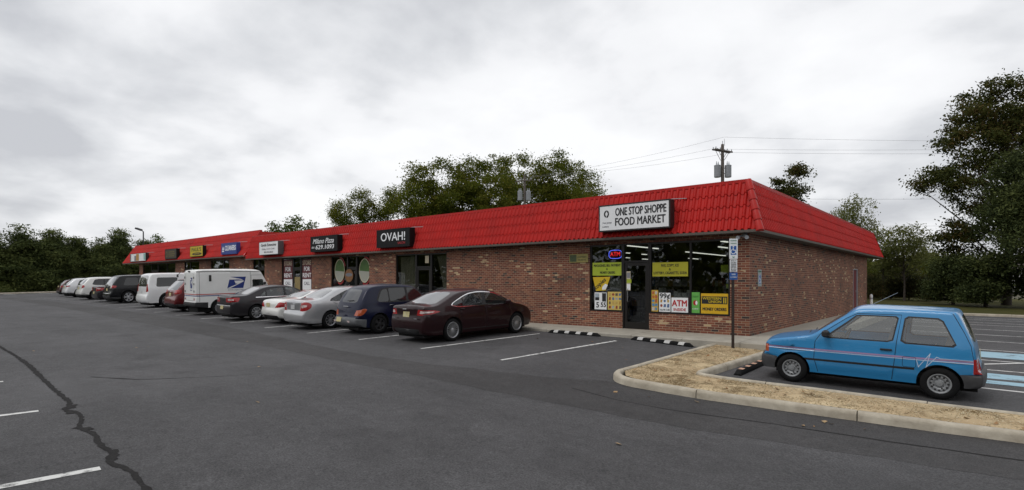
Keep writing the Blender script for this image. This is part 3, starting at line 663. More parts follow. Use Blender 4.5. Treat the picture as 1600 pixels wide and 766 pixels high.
def sign_box(label, x0, x1, z0, z1, face, frame, yf=-.57, yb=-.26, name='shop_sign', rim=.045, arm=True):
    cx = (x0 + x1) / 2; t = thing(name, label, 'sign', (cx, yf, z0), group=None); w = (x1 - x0) / 2; h = z1 - z0
    b = MB(); b.box(-w, w, .012, yb - yf, 0, h, bev=.012); b.box(-w, w, -.004, .012, 0, rim); b.box(-w, w, -.004, .012, h - rim, h); b.box(-w, -w + rim, -.0035, .0115, rim, h - rim); b.box(w - rim, w, -.0035, .0115, rim, h - rim); b.build('cabinet', frame, t)
    b = MB(); b.box(-w + rim, w - rim, .002, .0119, rim, h - rim); b.build('face', face, t)
    if arm:
        b = MB(); b.tube([(w - .10, .10, h - .01), (w - .02, .24, h + .02), (w + .30, .55, h + .04)], .012, 6); b.build('stay_rod', M['galv'], t)
    return t, w, h
t, w, h = sign_box('wide white sign lettered ONE STOP SHOPPE FOOD MARKET on the red roof', -4.46, -2.05, 3.08, 3.92, M['sign_white'], M['sign_frame'], rim=.04)
text('lettering', 'ONE STOP SHOPPE', .34, M['ink'], t, (.24, -.001, h * .69), bold=.007, fit=1.68); text('lettering', 'FOOD MARKET', .34, M['ink'], t, (.22, -.001, h * .32), bold=.007, fit=1.66)
text('lettering', 'New Jersey', .085, M['grey_ink'], t, (-.90, -.001, h * .33), fit=.32); text('lettering', 'Lottery', .085, M['grey_ink'], t, (-.95, -.001, h * .19), fit=.23)
b = MB()
def dsk(b, cx, cz, rx, rz, y, m=0, n=20, a0=0, a1=2 * PI, ri=0.):
    A = np.linspace(a0, a1, n + 1)
    if ri: b.add([(cx + rx * math.cos(a), y, cz + rz * math.sin(a)) for a in A] + [(cx + rx * ri * math.cos(a), y, cz + rz * ri * math.sin(a)) for a in A], [(i, i + 1, n + 2 + i, n + 1 + i) for i in range(n)], m)
    else: b.add([(cx + rx * math.cos(a), y, cz + rz * math.sin(a)) for a in A[:-1]], [tuple(range(n))], m)
dsk(b, -.92, h * .66, .092, .115, -.002, 0, 14, .62 * PI, 1.40 * PI, .50); dsk(b, -.92, h * .66, .092, .115, -.0022, 0, 14, -.42 * PI, .38 * PI, .50); dsk(b, -.92, h * .66, .075, .115, -.0024, 0, 14, .30 * PI, .72 * PI, .70); dsk(b, -.90, h * .66 - .10, .028, .022, -.002, 0, 10)
b.build('emblem', M['ink'], t, fixn=False)
t, w, h = sign_box('black sign lettered OVAH! in white on the red roof', -16.26, -13.9, 3.03, 3.84, M['sign_black'], M['sign_black'])
text('lettering', 'OVAH!', .52, M['sign_white'], t, (.02, -.001, h * .55), fit=1.72, bold=.006); text('lettering', 'SALON', .15, M['sign_red'], t, (.62, -.001, h * .20), fit=.50)
t, w, h = sign_box('black sign with white script Milano Pizza and phone number on the red roof', -22.04, -19.5, 3.04, 3.84, M['sign_black'], M['sign_black'])
text('lettering', 'Milano Pizza', .36, M['sign_white'], t, (-.06, -.001, h * .66), fit=1.98, shear=.35, bold=.004); text('lettering', '856', .14, M['sign_white'], t, (-1.02, -.001, h * .28), shear=.2, fit=.26); text('lettering', '629.1093', .30, M['sign_white'], t, (.10, -.001, h * .27), fit=1.72, shear=.12, bold=.007)
t, w, h = sign_box('white sign with fine dark script in a grey cabinet near the roof step', -27.76, -25.45, 3.05, 3.81, M['sign_white'], M['sign_grey'], yf=-.62, yb=-.28, rim=.02)
text('lettering', 'Gentle Extensions', .22, M['ink'], t, (-.02, -.001, h * .74), fit=1.86, shear=.3, bold=.003); text('lettering', 'Styling, Cut & Color', .13, M['grey_ink'], t, (-.05, -.001, h * .44), fit=1.6, shear=.3); text('lettering', '856-764-8335', .14, M['ink'], t, (.02, -.001, h * .19), fit=1.05)
t, w, h = sign_box('blue sign lettered CLEANERS in white on the far roof', -33.42, -31.1, 3.26, 4.0, M['sign_blue'], M['sign_blue'], yf=-.50, yb=-.26, rim=.03)
text('lettering', 'CLEANERS', .44, M['sign_white'], t, (.22, -.001, h * .52), fit=1.62, bold=.012)
b = MB(); b.prism([(-1.02, .30), (-.72, .30), (-.87, .54)], -.003, -.001); b.prism([(-1.04, .17), (-.70, .17), (-.74, .26), (-1.0, .26)], -.003, -.001); b.build('emblem', M['sign_white'], t)
t, w, h = sign_box('yellow sign with dark green lettering and a brown oval on the far roof', -38.82, -36.5, 3.27, 4.02, M['sign_yellow'], M['sign_black'], yf=-.50, yb=-.26, rim=.02)
text('lettering', 'PAUL’S', .36, pbr('olive_ink', (.10, .13, .02), .6), t, (.0, -.001, h * .64), fit=1.7, bold=.01)
b = MB(); dsk(b, .1, h * .24, .85, .10, -.002); b.build('oval', M['sign_brown'], t, fixn=False); text('lettering', 'BARBER SHOP', .10, M['sign_yellow'], t, (.1, -.004, h * .24), fit=.95)
t, w, h = sign_box('dark brown sign with faint gold writing on the far roof', -43.95, -41.5, 3.22, 4.0, M['sign_brown'], M['sign_black'], yf=-.50, yb=-.26)
b = MB(); dsk(b, -.82, h * .5, .22, .22, -.002, 0, 20, 0, 2 * PI, .7); b.build('emblem', M['dull_gold'], t, fixn=False)
b = MB()
for k, (a, c) in enumerate(((-.4, .8), (-.45, .9), (-.4, .75))): b.box(a, c, -.003, .001, h * (.66 - .2 * k), h * (.74 - .2 * k))
b.build('gold_bars', M['dull_gold'], t)
t, w, h = sign_box('white and tan patterned sign at the far left end of the roof', -52.7, -48.55, 3.22, 3.92, M['sign_white'], M['sign_frame'], yf=-.50, yb=-.26, rim=.03)
for nm_, x0_, x1_, z0_, z1_, m_ in (('tan_panel', -.42, .32, .06, h - .06, pbr('tan_print', (.45, .24, .06), .6)), ('brown_panel', -2.0, -1.82, .06, h - .06, M['sign_brown']), ('aqua_panel', 1.55, 2.0, .1, h - .06, pbr('aqua_print', (.24, .44, .40), .6)), ('grey_panel', -.9, -.44, .06, .5, M['grey_ink'])):
    b = MB(); b.box(x0_, x1_, -.003, .0015, z0_, z1_); b.build(nm_, m_, t)

# ================================================================== things on the glass and the wall
def poster(label, x0, x1, z0, z1, mat, y=.055, name='poster', cat='poster', th=.006):
    t = thing(name, label, cat, ((x0 + x1) / 2, y, z0)); b = MB(); w, h = (x1 - x0) / 2, z1 - z0; b.box(-w, w, -th, 0, 0, h); b.build('sheet', mat, t); return t, w, h
YG = -.0075
t, w, h = poster('lime banner about magazines, bill payment and money orders left of the door', -5.08, -3.97, 1.70, 2.13, M['lime'], name='banner', cat='banner')
text('lettering', 'MAGAZINES, BILL PAYMENT', .11, M['ink'], t, (0, YG, h * .76), fit=1.0, bold=.002); text('lettering', '&', .10, M['ink'], t, (0, YG, h * .49)); text('lettering', 'MONEY ORDERS', .11, M['ink'], t, (.02, YG, h * .22), fit=.56, bold=.002)
t, w, h = poster('olive yellow banner about fax, copy, ice and lottery right of the door', -2.91, -1.77, 1.66, 2.09, pbr('olive_banner', (.40, .37, .02), .6, var=.07), name='banner', cat='banner')
text('lettering', 'FAX, COPY, ICE', .11, M['ink'], t, (0, YG, h * .77), fit=.56, bold=.002); text('lettering', '&', .10, M['ink'], t, (0, YG, h * .50)); text('lettering', 'LOTTERY, CIGARETTS, SODA', .11, M['ink'], t, (0, YG, h * .24), fit=1.06, bold=.002)
t = thing('poster', 'yellow wedge-shaped poster with the slanted word copies', 'poster', (-4.73, .055, 1.19)); b = MB(); b.prism([(-.34, .46), (.33, .47), (.15, .02), (-.22, .0)], -.006, 0); b.build('sheet', pbr('poster_yellow', (.62, .42, .015), .5, var=.06), t)
text('lettering', 'copies', .20, M['ink'], t, (-.06, YG, .24), (R(90), R(-38), 0), bold=.004, fit=.50); b = MB(); b.prism([(.02, .04), (.15, .05), (.24, .20), (.14, .24), (.03, .14)], -.0075, -.006); b.build('paper_shape', M['sign_white'], t)
t, w, h = poster('pale grey blank board inside the window left of the door', -4.46, -4.02, 1.14, 1.60, pbr('grey_board', (.20, .20, .20), .6, var=.2, scale=3), y=.12)
t, w, h = poster('black and white cigarette price card lettered 5 55', -5.0, -4.54, .58, 1.14, M['sign_white'])
b = MB(); b.box(-w + .02, -.05, -.0075, -.006, .34, h - .03, 0); b.box(.06, w - .02, -.0075, -.006, .26, h - .02, 1); b.box(-w + .02, -.05, -.0078, -.006, .30, .40, 1); b.build('photo_block', [pbr('pale_photo', (.35, .40, .45), .5, var=.3, scale=9), M['ink']], t)
text('lettering', '5', .25, M['ink'], t, (-.11, YG, .14), bold=.006); text('lettering', '55', .21, M['ink'], t, (.11, YG, .15), bold=.006)
def collage(t, w, h, cols, n, seed, z0=.02, x0=None, x1=None, z1=None):
    r_ = random.Random(seed); b = MB(); x0 = -w + .02 if x0 is None else x0; x1 = w - .02 if x1 is None else x1; z1 = h - .02 if z1 is None else z1; nx = max(2, int((x1 - x0) / .105)); nz = max(2, int((z1 - z0) / .12))
    for i in range(nx):
        for j in range(nz):
            cx = x0 + (i + .5) * (x1 - x0) / nx; cz = z0 + (j + .5) * (z1 - z0) / nz; k = r_.randrange(len(cols)); a = .034 + r_.random() * .016; c = .04 + r_.random() * .016
            if r_.random() < .5: dsk(b, cx, cz, a, c, -.0078, k, 10)
            else: b.add([(cx - a, -.0078, cz - c), (cx + a * r_.uniform(.5, 1), -.0078, cz - c), (cx + a, -.0078, cz + c), (cx - a * r_.uniform(.5, 1), -.0078, cz + c)], [(0, 1, 2, 3)], k)
    b.build('food_pictures', [pbr('print_%d' % (1000 + int(q[0] * 100) * 7 + int(q[1] * 100)), q, .5, var=.2, scale=20) for q in cols], t, fixn=False)
FC = [(.45, .25, .05), (.30, .06, .03), (.55, .50, .45), (.10, .16, .30), (.12, .08, .06), (.35, .38, .42), (.50, .34, .10)]
t, w, h = poster('yellow poster crowded with food pictures beside the door frame', -4.50, -3.96, .58, 1.17, pbr('poster_straw', (.62, .46, .12), .5, var=.08)); collage(t, w, h, FC, 0, 3)
t, w, h = poster('narrow gold poster of drinks just right of the door', -2.95, -2.72, .58, 1.24, pbr('poster_gold', (.55, .36, .05), .5, var=.08)); collage(t, w, h, [(.10, .25, .42), (.45, .12, .04), (.55, .50, .40), (.12, .30, .40)], 0, 5)
t, w, h = poster('white price poster lettered 99 cents over a strip of pictures', -2.69, -2.32, .58, 1.16, M['sign_white']); text('lettering', '99¢', .22, M['ink'], t, (-.0, YG, h * .82), fit=.32, bold=.006); collage(t, w, h, FC, 0, 8, z0=.12, z1=.40); text('lettering', '16oz MR CUBE', .08, M['ink'], t, (0, YG, .06), fit=.32)
t, w, h = poster('white poster lettered ATM INSIDE in red', -2.29, -1.77, .58, 1.02, M['sign_white']); text('lettering', 'ATM', .26, pbr('red_ink', (.45, .02, .025), .5), t, (0, YG, h * .60), fit=.46, bold=.008); text('lettering', 'INSIDE', .11, MATS['red_ink'], t, (0, YG, h * .18), fit=.38, bold=.003)
t, w, h = poster('bright green poster with a red round picture', -1.68, -1.42, .58, 1.19, pbr('poster_green', (.13, .42, .08), .5, var=.07)); b = MB(); dsk(b, 0, .30, .065, .075, -.0078, 0); dsk(b, .035, .30, .03, .06, -.0081, 1); b.build('round_picture', [M['sign_red'], M['sign_white']], t, fixn=False); text('lettering', 'CREDIT', .07, pbr('green_ink', (.03, .14, .03), .6), t, (0, YG, .48), fit=.20); text('lettering', 'ACCEPTED', .05, M['sign_white'], t, (0, YG, .12), fit=.18)
t, w, h = poster('yellow and black poster lettered WESTERN UNION MONEY ORDERS', -1.38, -.60, .57, 1.16, pbr('poster_amber', (.66, .40, .01), .5, var=.05), name='poster')
b = MB(); b.box(-w + .02, w - .02, -.0075, -.006, h * .49, h * .86); b.build('black_band', M['ink'], t); text('lettering', 'WESTERN', .105, M['sign_yellow'], t, (-.07, -.009, h * .755), fit=.54, bold=.003); text('lettering', 'UNION', .105, M['sign_yellow'], t, (.02, -.009, h * .595), fit=.36, bold=.003); text('lettering', 'MONEY ORDERS', .12, M['ink'], t, (0, YG, h * .23), fit=.68, bold=.004)
b = MB(); b.box(.255, .285, -.0085, -.0075, h * .53, h * .81); b.box(.31, .34, -.0085, -.0075, h * .53, h * .81); b.build('bars', M['sign_yellow'], t)
# door notice
t, w, h = poster('strip of small notices stuck inside the glass door', -3.80, -3.66, 1.22, 1.83, M['cream'], y=.045, name='notice', cat='notice'); b = MB(); b.box(-.06, .06, -.0075, -.006, .40, .57, 0); b.box(-.065, .10, -.0078, -.006, .24, .36, 1); b.box(-.06, .06, -.0075, -.006, .02, .2, 2); b.build('printed_panels', [M['grey_ink'], M['lime'], M['sign_white']], t)
# neon ATM sign
t = thing('neon_sign', 'lit neon ATM sign, red letters in a blue ring', 'neon sign', (-4.24, .09, 2.39)); b = MB(); A = np.linspace(0, 2 * PI, 41)
b.tube([(.235 * math.copysign(abs(math.cos(a)) ** .55, math.cos(a)), 0, .135 * math.copysign(abs(math.sin(a)) ** .65, math.sin(a))) for a in A], .011, 6, cap=False); b.build('ring', emit_mat('neon_blue', (.12, .16, 1.0), 2.2), t, smooth=True)
text('letters', 'ATM', .20, emit_mat('neon_red', (1.0, .03, .04), 1.6), t, (0, 0, 0), bold=.002, fit=.36)
# green and cream street sign on the brick
t, w, h = poster('faded green and cream address board on the brick left of the shop window', -5.97, -5.22, 2.15, 2.44, pbr('faded_board', (.26, .22, .07), .7, var=.15), y=-.004, name='wall_sign', cat='sign', th=.02); b = MB(); b.box(-.35, -.08, -.0215, -.02, .03, h - .03); b.build('dark_panel', pbr('moss_panel', (.05, .07, .03), .7, var=.3, scale=18), t); text('lettering', 'LOTTERY', .09, MATS['moss_panel'], t, (.13, -.0225, h * .62), fit=.38); text('lettering', 'TICKETS', .08, MATS['moss_panel'], t, (.13, -.0225, h * .28), fit=.34)
# hanging bits at the right edge of the window
t, w, h = poster('small lime star-shaped card hanging at the right end of the window', -.84, -.60, 1.76, 1.98, M['lime'], y=.16, name='card', cat='card')
t, w, h = poster('small blue and yellow card low at the right end of the window', -.70, -.58, 1.30, 1.62, pbr('blue_card', (.03, .06, .16), .5, var=.2), y=.16, name='card', cat='card'); b = MB(); b.box(-.05, .05, -.0075, -.006, .01, .14); b.build('yellow_half', M['lime'], t)

# ---- inside the food market: strip lights and shelves of goods
EL = emit_mat('fluorescent', (1, .98, .92), 1.5)
STRIPS = [(-4.03, 1.65, 2.3, 'lit ceiling strip light just inside the glass above the shop door'), (-4.15, 7.7, 4.5, 'longest lit ceiling strip light, seen across the two right-hand panes'), (-6.6, 12.2, 1.3, 'deepest lit strip light, under the longest one in the right-hand panes'), (-1.97, 3.5, .9, 'lower of two short lit strips at the top right of the shop window'), (-.93, .7, .6, 'upper of two short lit strips at the top right of the shop window'),
          (-6.35, 4.8, .35, 'small lit spot, upper left of four seen over the shop door'), (-6.4, 6.35, .5, 'small lit strip, upper right of four seen over the shop door'), (-8.66, 9.0, .45, 'small lit spot, lower left of four seen over the shop door'), (-8.8, 11.2, .8, 'small lit strip, lower right of four seen over the shop door')]
for i, (x, y, ln, lb) in enumerate(STRIPS):
    t = thing('strip_light', lb, 'light', (x, y, 2.70), group='strip lights inside the food market'); b = MB(); b.box(-.06, .06, -ln / 2, ln / 2, 0, .035); b.build('housing', M['galv'], t); b = MB(); b.box(-.026, .026, -ln / 2 + .03, ln / 2 - .03, -.03, -.001); b.build('tube', EL, t)
goods = [pbr('carton_%s' % n_, c, .6, var=.2, scale=6) for n_, c in (('white', (.5, .5, .5)), ('blue', (.04, .12, .3)), ('grey', (.25, .25, .27)), ('red', (.25, .03, .03)), ('amber', (.35, .22, .05)))]
r_ = random.Random(11)
t = thing('display_shelf', 'low shelf stacked with white cartons behind the right-hand shop window', 'shelf', (-2.25, .55, 0)); b = MB(); b.box(-.7, .7, -.2, .2, 0, .92, bev=.01); b.build('base', M['dark'], t); b = MB(); x = -.62
while x < .55:
    w_ = r_.uniform(.09, .16); k = 0 if r_.random() < .6 else r_.randrange(5); z = .92
    for _ in range(r_.choice((1, 2, 2, 3))): hh = r_.uniform(.10, .17); b.box(x, x + w_, -.15, .1, z, z + hh - .003, k); z += hh; k = 0 if r_.random() < .55 else r_.randrange(5)
    x += w_ + .01
b.build('cartons', goods, t)
for k, (x, y) in enumerate(((-3.6, 3.0), (-1.6, 4.0), (-6.4, 4.4))):
    t = thing('shop_shelf', 'dim grocery shelf standing inside the food market', 'shelf', (x, y, 0), group='grocery shelves inside the food market'); b = MB(); b.box(-.9, .9, -.2, .2, 0, .1)
    for z in (.1, .5, .9, 1.3): b.box(-.9, .9, -.22, .22, z, z + .03)
    b.box(-.9, .9, -.02, .02, .1, 1.6); b.build('rack', M['dark'], t); g = MB()
    for z in (.13, .53, .93, 1.33):
        x_ = -.86
        while x_ < .75: w_ = r_.uniform(.08, .2); g.box(x_, x_ + w_, -.2, -.03, z, z + r_.uniform(.15, .3), r_.randrange(5)); x_ += w_ + .01
    g.build('goods', goods, t)

# ---- the other shops
w_ = walk_z(-25)
for k, (x0, x1) in enumerate(((-26.12, -25.1), (-24.0, -23.05))):
    t, w, h = poster('tall red poster lettered STORE FOR RENT in the ' + ('left' if k == 0 else 'right') + '-hand window of the empty shop', x0, x1, .55 + w_, 2.62 + w_, pbr('rent_red', (.11, .012, .018), .5, var=.1), y=.06)
    for s_, z in (('STORE', 1.84), ('FOR', 1.50), ('RENT', 1.15)): text('lettering', s_, .34, M['cream'] if z > 1.8 else M['sign_white'], t, (0, YG, z), fit=.88 if s_ != 'FOR' else .6, bold=.008)
    b = MB(); b.box(-w + .02, w - .02, -.0075, -.006, .03, .94); b.build('white_panel', M['sign_white'], t); text('lettering', 'CALL', .26, M['grey_ink'], t, (0, -.009, .70), fit=.6, bold=.006); text('lettering', '291-9900', .22, MATS['red_ink'], t, (0, -.009, .28), fit=.9, bold=.004)
t, w, h = poster('tan board filling the lower glass of the empty shop door', -24.84, -24.24, .3 + w_, 1.62 + w_, pbr('tan_board', (.26, .20, .08), .7, var=.15), y=.05, name='board', cat='board')
M['basil'] = pbr('basil_green', (.05, .11, .02), .6, var=.25, scale=4); M['pz_red'] = pbr('pizza_red', (.30, .02, .02), .5); M['pz_grey'] = pbr('pizza_grey', (.33, .33, .28), .6)
for k, cx in enumerate((-20.28, -18.10)):
    w_ = walk_z(cx); t = thing('window_decal', ['left', 'right'][k] + '-hand oval green, white and red decal on the pizza shop window', 'decal', (cx, .058, 1.98 + w_)); b = MB(); dsk(b, 0, 0, .42, .55, -.003, 0, 32); dsk(b, 0, 0, .42, .55, -.005, 1, 32, PI, 2 * PI); dsk(b, 0, 0, .45, .59, -.006, 2, 40, 0, 2 * PI, .93); dsk(b, .06, .03,   .48, .66, -.0045, 3, 24, .1 * PI, .55 * PI, .88); dsk(b, .05, -.05, .46, .66, -.0045, 3, 24, 1.35 * PI, 1.75 * PI, .88); b.build('oval', [M['basil'], M['pz_grey'], M['cream'], M['pz_red']], t, fixn=False)
t = thing('window_decal', 'round brown pizza picture on the glass between the two oval decals', 'decal', (-19.4, .03, 1.80)); b = MB(); dsk(b, 0, 0, .36, .33, -.003, 0, 28); dsk(b, 0, .04, .30, .09, -.005, 1, 20); b.build('disc', [pbr('pizza_brown', (.20, .09, .03), .6, var=.3, scale=6), pbr('pizza_grey_text', (.16, .17, .20), .6)], t, fixn=False)
M['curtain'] = pbr('curtain', (.36, .33, .26), .9, var=.12, scale=3)
def curtain(label, xa, xb, z0, z1, gather, side):
    b = MB(); n = 40; m_ = 10; vs = []
    for j in range(m_ + 1):
        v = j / m_; wv = 1 - gather * math.sin(PI * min(1, v * 1.15)) ** 1.5 if gather < .5 else 1 - gather * v ** .8
        for i in range(n + 1):
            u = i / n; x = (xa + (xb - xa) * u * wv) if side < 0 else (xb - (xb - xa) * u * wv); vs.append((x, .22 + .035 * math.sin(u * 38), z1 - (z1 - z0) * v))
    b.add(vs, [(j * (n + 1) + i, j * (n + 1) + i + 1, (j + 1) * (n + 1) + i + 1, (j + 1) * (n + 1) + i) for j in range(m_) for i in range(n)]); return tag(b.build('curtain', M['curtain'], smooth=True, fixn=False), label, 'curtain')
curtain('pale curtain drawn across the left-hand salon window', -15.5, -14.28, .4, 2.62, .12, -1); curtain('pale curtain swept back to the right in the right-hand salon window', -13.05, -12.24, .5, 2.62, .78, 1)
t, w, h = poster('white paper in the top corner of the salon door glass', -13.6, -13.36, 2.3, 2.62, M['cream'], y=.05, name='notice', cat='notice')
for k, (cx, c_) in enumerate(((-35.9, 'left'), (-34.7, 'right'))):
    t = thing('neon_sign', c_ + '-hand small lit red window sign in the cleaners window', 'neon sign', (cx, .10, 1.78 + walk_z(cx))); b = MB(); A = np.linspace(0, 2 * PI, 25); b.tube([(.30 * math.cos(a), 0, .17 * math.sin(a)) for a in A], .02, 6, cap=False); b.build('ring', emit_mat('neon_dim', (.8, .02, .03), .8), t); text('letters', 'OPEN', .20, MATS['neon_dim'], t, (0, 0, 0), bold=.006, fit=.44)
t, w, h = poster('round orange sign in the window at the roof step', -29.75, -29.3, 1.62, 1.9, pbr('orange_sign', (.42, .09, .02), .5, var=.1), y=.05, name='window_sign', cat='sign')
t, w, h = poster('black hours board with white lines in the window beside the roof step', -29.1, -28.5, .95, 1.65, M['sign_black'], y=.05, name='hours_board', cat='sign')
for z in (.1, .22, .34, .46, .58): text('lettering', 'MON 9-7', .09, M['sign_white'], t, (0, YG, z), fit=.45)

# ================================================================== accessible parking signs
def isa(b, cx, cz, s, y, m):
    """wheelchair symbol"""
    dsk(b, cx - .02 * s, cz + .38 * s, .075 * s, .075 * s, y, m, 12); b.add([(cx - .09 * s, y, cz + .27 * s), (cx + .0 * s, y, cz + .27 * s), (cx + .03 * s, y, cz - .02 * s), (cx - .06 * s, y, cz - .02 * s)], [(0, 1, 2, 3)], m)
    b.add([(cx - .06 * s, y, cz + .06 * s), (cx + .22 * s, y, cz + .06 * s), (cx + .22 * s, y, cz - .02 * s), (cx - .06 * s, y, cz - .02 * s)], [(0, 1, 2, 3)], m); b.add([(cx + .14 * s, y, cz + .0 * s), (cx + .22 * s, y, cz + .0 * s), (cx + .34 * s, y, cz - .34 * s), (cx + .26 * s, y, cz - .34 * s)], [(0, 1, 2, 3)], m)
    dsk(b, cx - .03 * s, cz - .12 * s, .26 * s, .26 * s, y - .0003, m, 20, .62 * PI, 1.95 * PI, .72)
M['sign_green'] = pbr('sign_green', (.04, .20, .10), .5, var=.1); M['isa_blue'] = pbr('isa_blue', (.02, .10, .36), .45, var=.06); M['pole_brown'] = pbr('rusty_post', (.028, .018, .014), .7, var=.3, scale=20)
px, py = .16, -1.78; zb = float(gz(px, py)) + .09
t = thing('parking_sign', 'brown post with three stacked accessible parking plates at the end of the gravel strip', 'sign', (px, py, zb), rot=(0, 0, R(38)))
b = MB(); b.box(-.026, .026, -.018, .018, -.2, 2.70, bev=.006); b.box(-.035, .035, .018, .024, -.2, 2.66); b.build('post', M['pole_brown'], t)
b = MB(); b.box(-.102, .102, -.024, -.0185, 2.24, 2.74, bev=.001); b.build('plate', M['sign_white'], t); b = MB(); isa(b, .0, 2.45, .24, -.0262, 0); b.box(-.07, .07, -.0255, -.024, 2.34, 2.56, 1); b.build('symbol', [M['sign_white'], M['isa_blue']], t, fixn=False)
text('lettering', 'RESERVED', .042, M['sign_green'], t, (0, -.0255, 2.69), fit=.15); text('lettering', 'PARKING', .042, M['sign_green'], t, (0, -.0255, 2.62), fit=.14); text('lettering', '↔', .07, M['sign_green'], t, (0, -.0255, 2.285), fit=.06)
b = MB(); b.box(-.09, .09, -.024, -.0185, 1.92, 2.225, bev=.001); b.build('plate', M['sign_white'], t)
for s_, z in (('PENALTY', 2.19), ('$250 FIRST', 2.14), ('OFFENSE', 2.10), ('SUBSEQUENT', 2.06), ('$250 + UP TO', 2.02), ('90 DAYS', 1.98), ('TOW-AWAY', 1.945)): text('lettering', s_, .036, M['ink'], t, (0, -.0255, z), fit=.13)
b = MB(); b.box(-.098, .098, -.024, -.0185, 1.72, 1.90, bev=.001); b.build('plate', M['isa_blue'], t); text('lettering', 'VAN', .06, M['sign_white'], t, (0, -.0255, 1.85), fit=.09); text('lettering', 'ACCESSIBLE', .04, M['sign_white'], t, (0, -.0255, 1.785), fit=.16)
t = thing('wall_sign', 'small pale parking plate with a blue symbol on the side brick wall near the corner', 'sign', (.006, .87, 1.37), rot=(0, 0, R(90))); b = MB(); b.box(-.17, .17, -.006, 0, 0, .48); b.build('plate', pbr('weathered_plate', (.36, .39, .38), .6, var=.15), t); b = MB(); isa(b, 0, .20, .30, -.0085, 0); b.box(-.09, .09, -.0075, -.006, .07, .33, 1); b.build('symbol', [M['sign_white'], M['isa_blue']], t, fixn=False); text('lettering', 'RESERVED', .06, M['sign_green'], t, (0, -.0075, .42), fit=.26)

# ================================================================== wheel stops
def wheel_stop(label, xa, ya, xb, yb, patch, grp=None):
    a, c = np.array([xa, ya]), np.array([xb, yb]); m_ = (a + c) / 2; d = c - a; L_ = float(np.hypot(*d)); t = thing('wheel_stop', label, 'wheel stop', (m_[0], m_[1], float(gz(*m_)) + .002), group=grp, rot=(0, math.atan2(float(gz(*a)) - float(gz(*c)), L_), math.atan2(d[1], d[0])))
    b = MB(); P = [(-.075, 0), (-.07, .05), (-.045, .095), (.045, .095), (.07, .05), (.075, 0)]; h_ = L_ / 2; vs = []
    for x, k in ((-h_, .35), (-h_ + .10, 1), (h_ - .10, 1), (h_, .35)): vs += [(x, y, z * k) for y, z in P]
    n = len(P); fs = [(i * n + j, (i + 1) * n + j, (i + 1) * n + j + 1, i * n + j + 1) for i in range(3) for j in range(n - 1)] + [tuple(range(n)), tuple(range(3 * n, 4 * n))]; b.add(vs, fs); b.build('block', M['rubber'], t)
    for k in range(4):
        x = -h_ + L_ * (.16 + .225 * k); b = MB(); b.add([(x - .09, -.078, .03), (x + .07, -.078, .03), (x + .09, -.05, .099), (x - .07, -.05, .099), (x + .11, .05, .0985), (x - .05, .05, .0985)], [(0, 1, 2, 3), (3, 2, 4, 5)]); b.build('reflector', patch, t, fixn=False)
wheel_stop('black rubber wheel stop with white patches, between the burgundy sedan and the doorway', -5.56, -1.72, -3.72, -1.72, M['stop_patch'])
wheel_stop('black rubber wheel stop with white patches, beside the gravel strip', -2.66, -1.73, -.9, -1.72, M['stop_patch'])
wheel_stop('black rubber wheel stop with peach patches under the nose of the blue hatchback', 1.16, -2.75, 1.16, -4.5, pbr('peach_patch', (.60, .36, .25), .6, var=.15))
# white gas-meter style bollard by the back corner
t = thing('bollard', 'short white post standing at the rear corner of the brick wall', 'bollard', (.25, 19.6, float(gz(.3, 19.6)))); b = MB(); b.lathe([(-.2, .07), (1.02, .07), (1.06, .05), (1.08, 0)], 'z', 14); b.build('post', M['white'], t, smooth=True); b = MB(); b.lathe([(.80, .073), (.90, .073)], 'z', 14); b.build('band', M['galv'], t)
# ================================================================== vehicles
def paint(name, col, metal=.35, rough=.32, coat=.8, spec=.5):
    return pbr('paint_' + name, col, rough, metal, var=.04, scale=1.5, coat=coat, spec=spec)
M['car_glass'] = glass_mat('car_glass', (.42, .46, .44), .015, haze=(.05, (.25, .27, .28)))
M['car_glass_clear'] = glass_mat('car_glass_clear', (.90, .93, .92), .015, haze=(.17, (.46, .46, .44)))  # grey diffuse share paints a reflective haze over the panes
M['car_tint'] = pbr('tinted_window', (.012, .013, .014), .05, var=.1, spec=.55, coat=.3)
M['car_rear_glass'] = pbr('rear_window', (.03, .034, .036), .04, var=.1, spec=.9, coat=1.)
M['tail_red'] = pbr('tail_light_red', (.34, .008, .010), .25, coat=.4, var=.2, scale=9)
M['tail_clear'] = pbr('tail_light_clear', (.62, .50, .48), .12, coat=1., var=.15, scale=9)
M['amber'] = pbr('amber_lens', (.42, .07, .014), .15, coat=1., var=.15)
M['head_clear'] = pbr('head_light', (.55, .57, .58), .1, coat=1.)
M['chrome'] = pbr('chrome', (.75, .75, .76), .12, 1.)
M['plate_yellow'] = pbr('yellow_plate', (.50, .42, .16), .45, alt=(.56, .52, .34), scale=6)
M['plate_white'] = pbr('pale_plate', (.55, .56, .57), .45, var=.1, scale=6)
M['trim'] = pbr('black_trim', (.018, .018, .019), .6, var=.2)
M['grey_plastic'] = pbr('grey_bumper_plastic', (.055, .055, .058), .62, var=.15)
M['alloy'] = pbr('alloy_wheel', (.50, .51, .53), .3, .75, var=.06)
M['steel_wheel'] = pbr('painted_steel_wheel', (.30, .31, .32), .45, .4, var=.12)
M['dark_wheel'] = pbr('dark_wheel', (.03, .03, .032), .55, .2, var=.2)
M['brake'] = pbr('brake_disc', (.05, .05, .05), .6, .3, var=.2)
M['seat_cloth'] = pbr('grey_seat_cloth', (.12, .12, .13), .9, var=.15)
M['liner'] = pbr('wheel_liner', (.008, .008, .008), .95, var=.1)
M['gap'] = pbr('panel_gap', (.008, .008, .009), .9, var=.1)

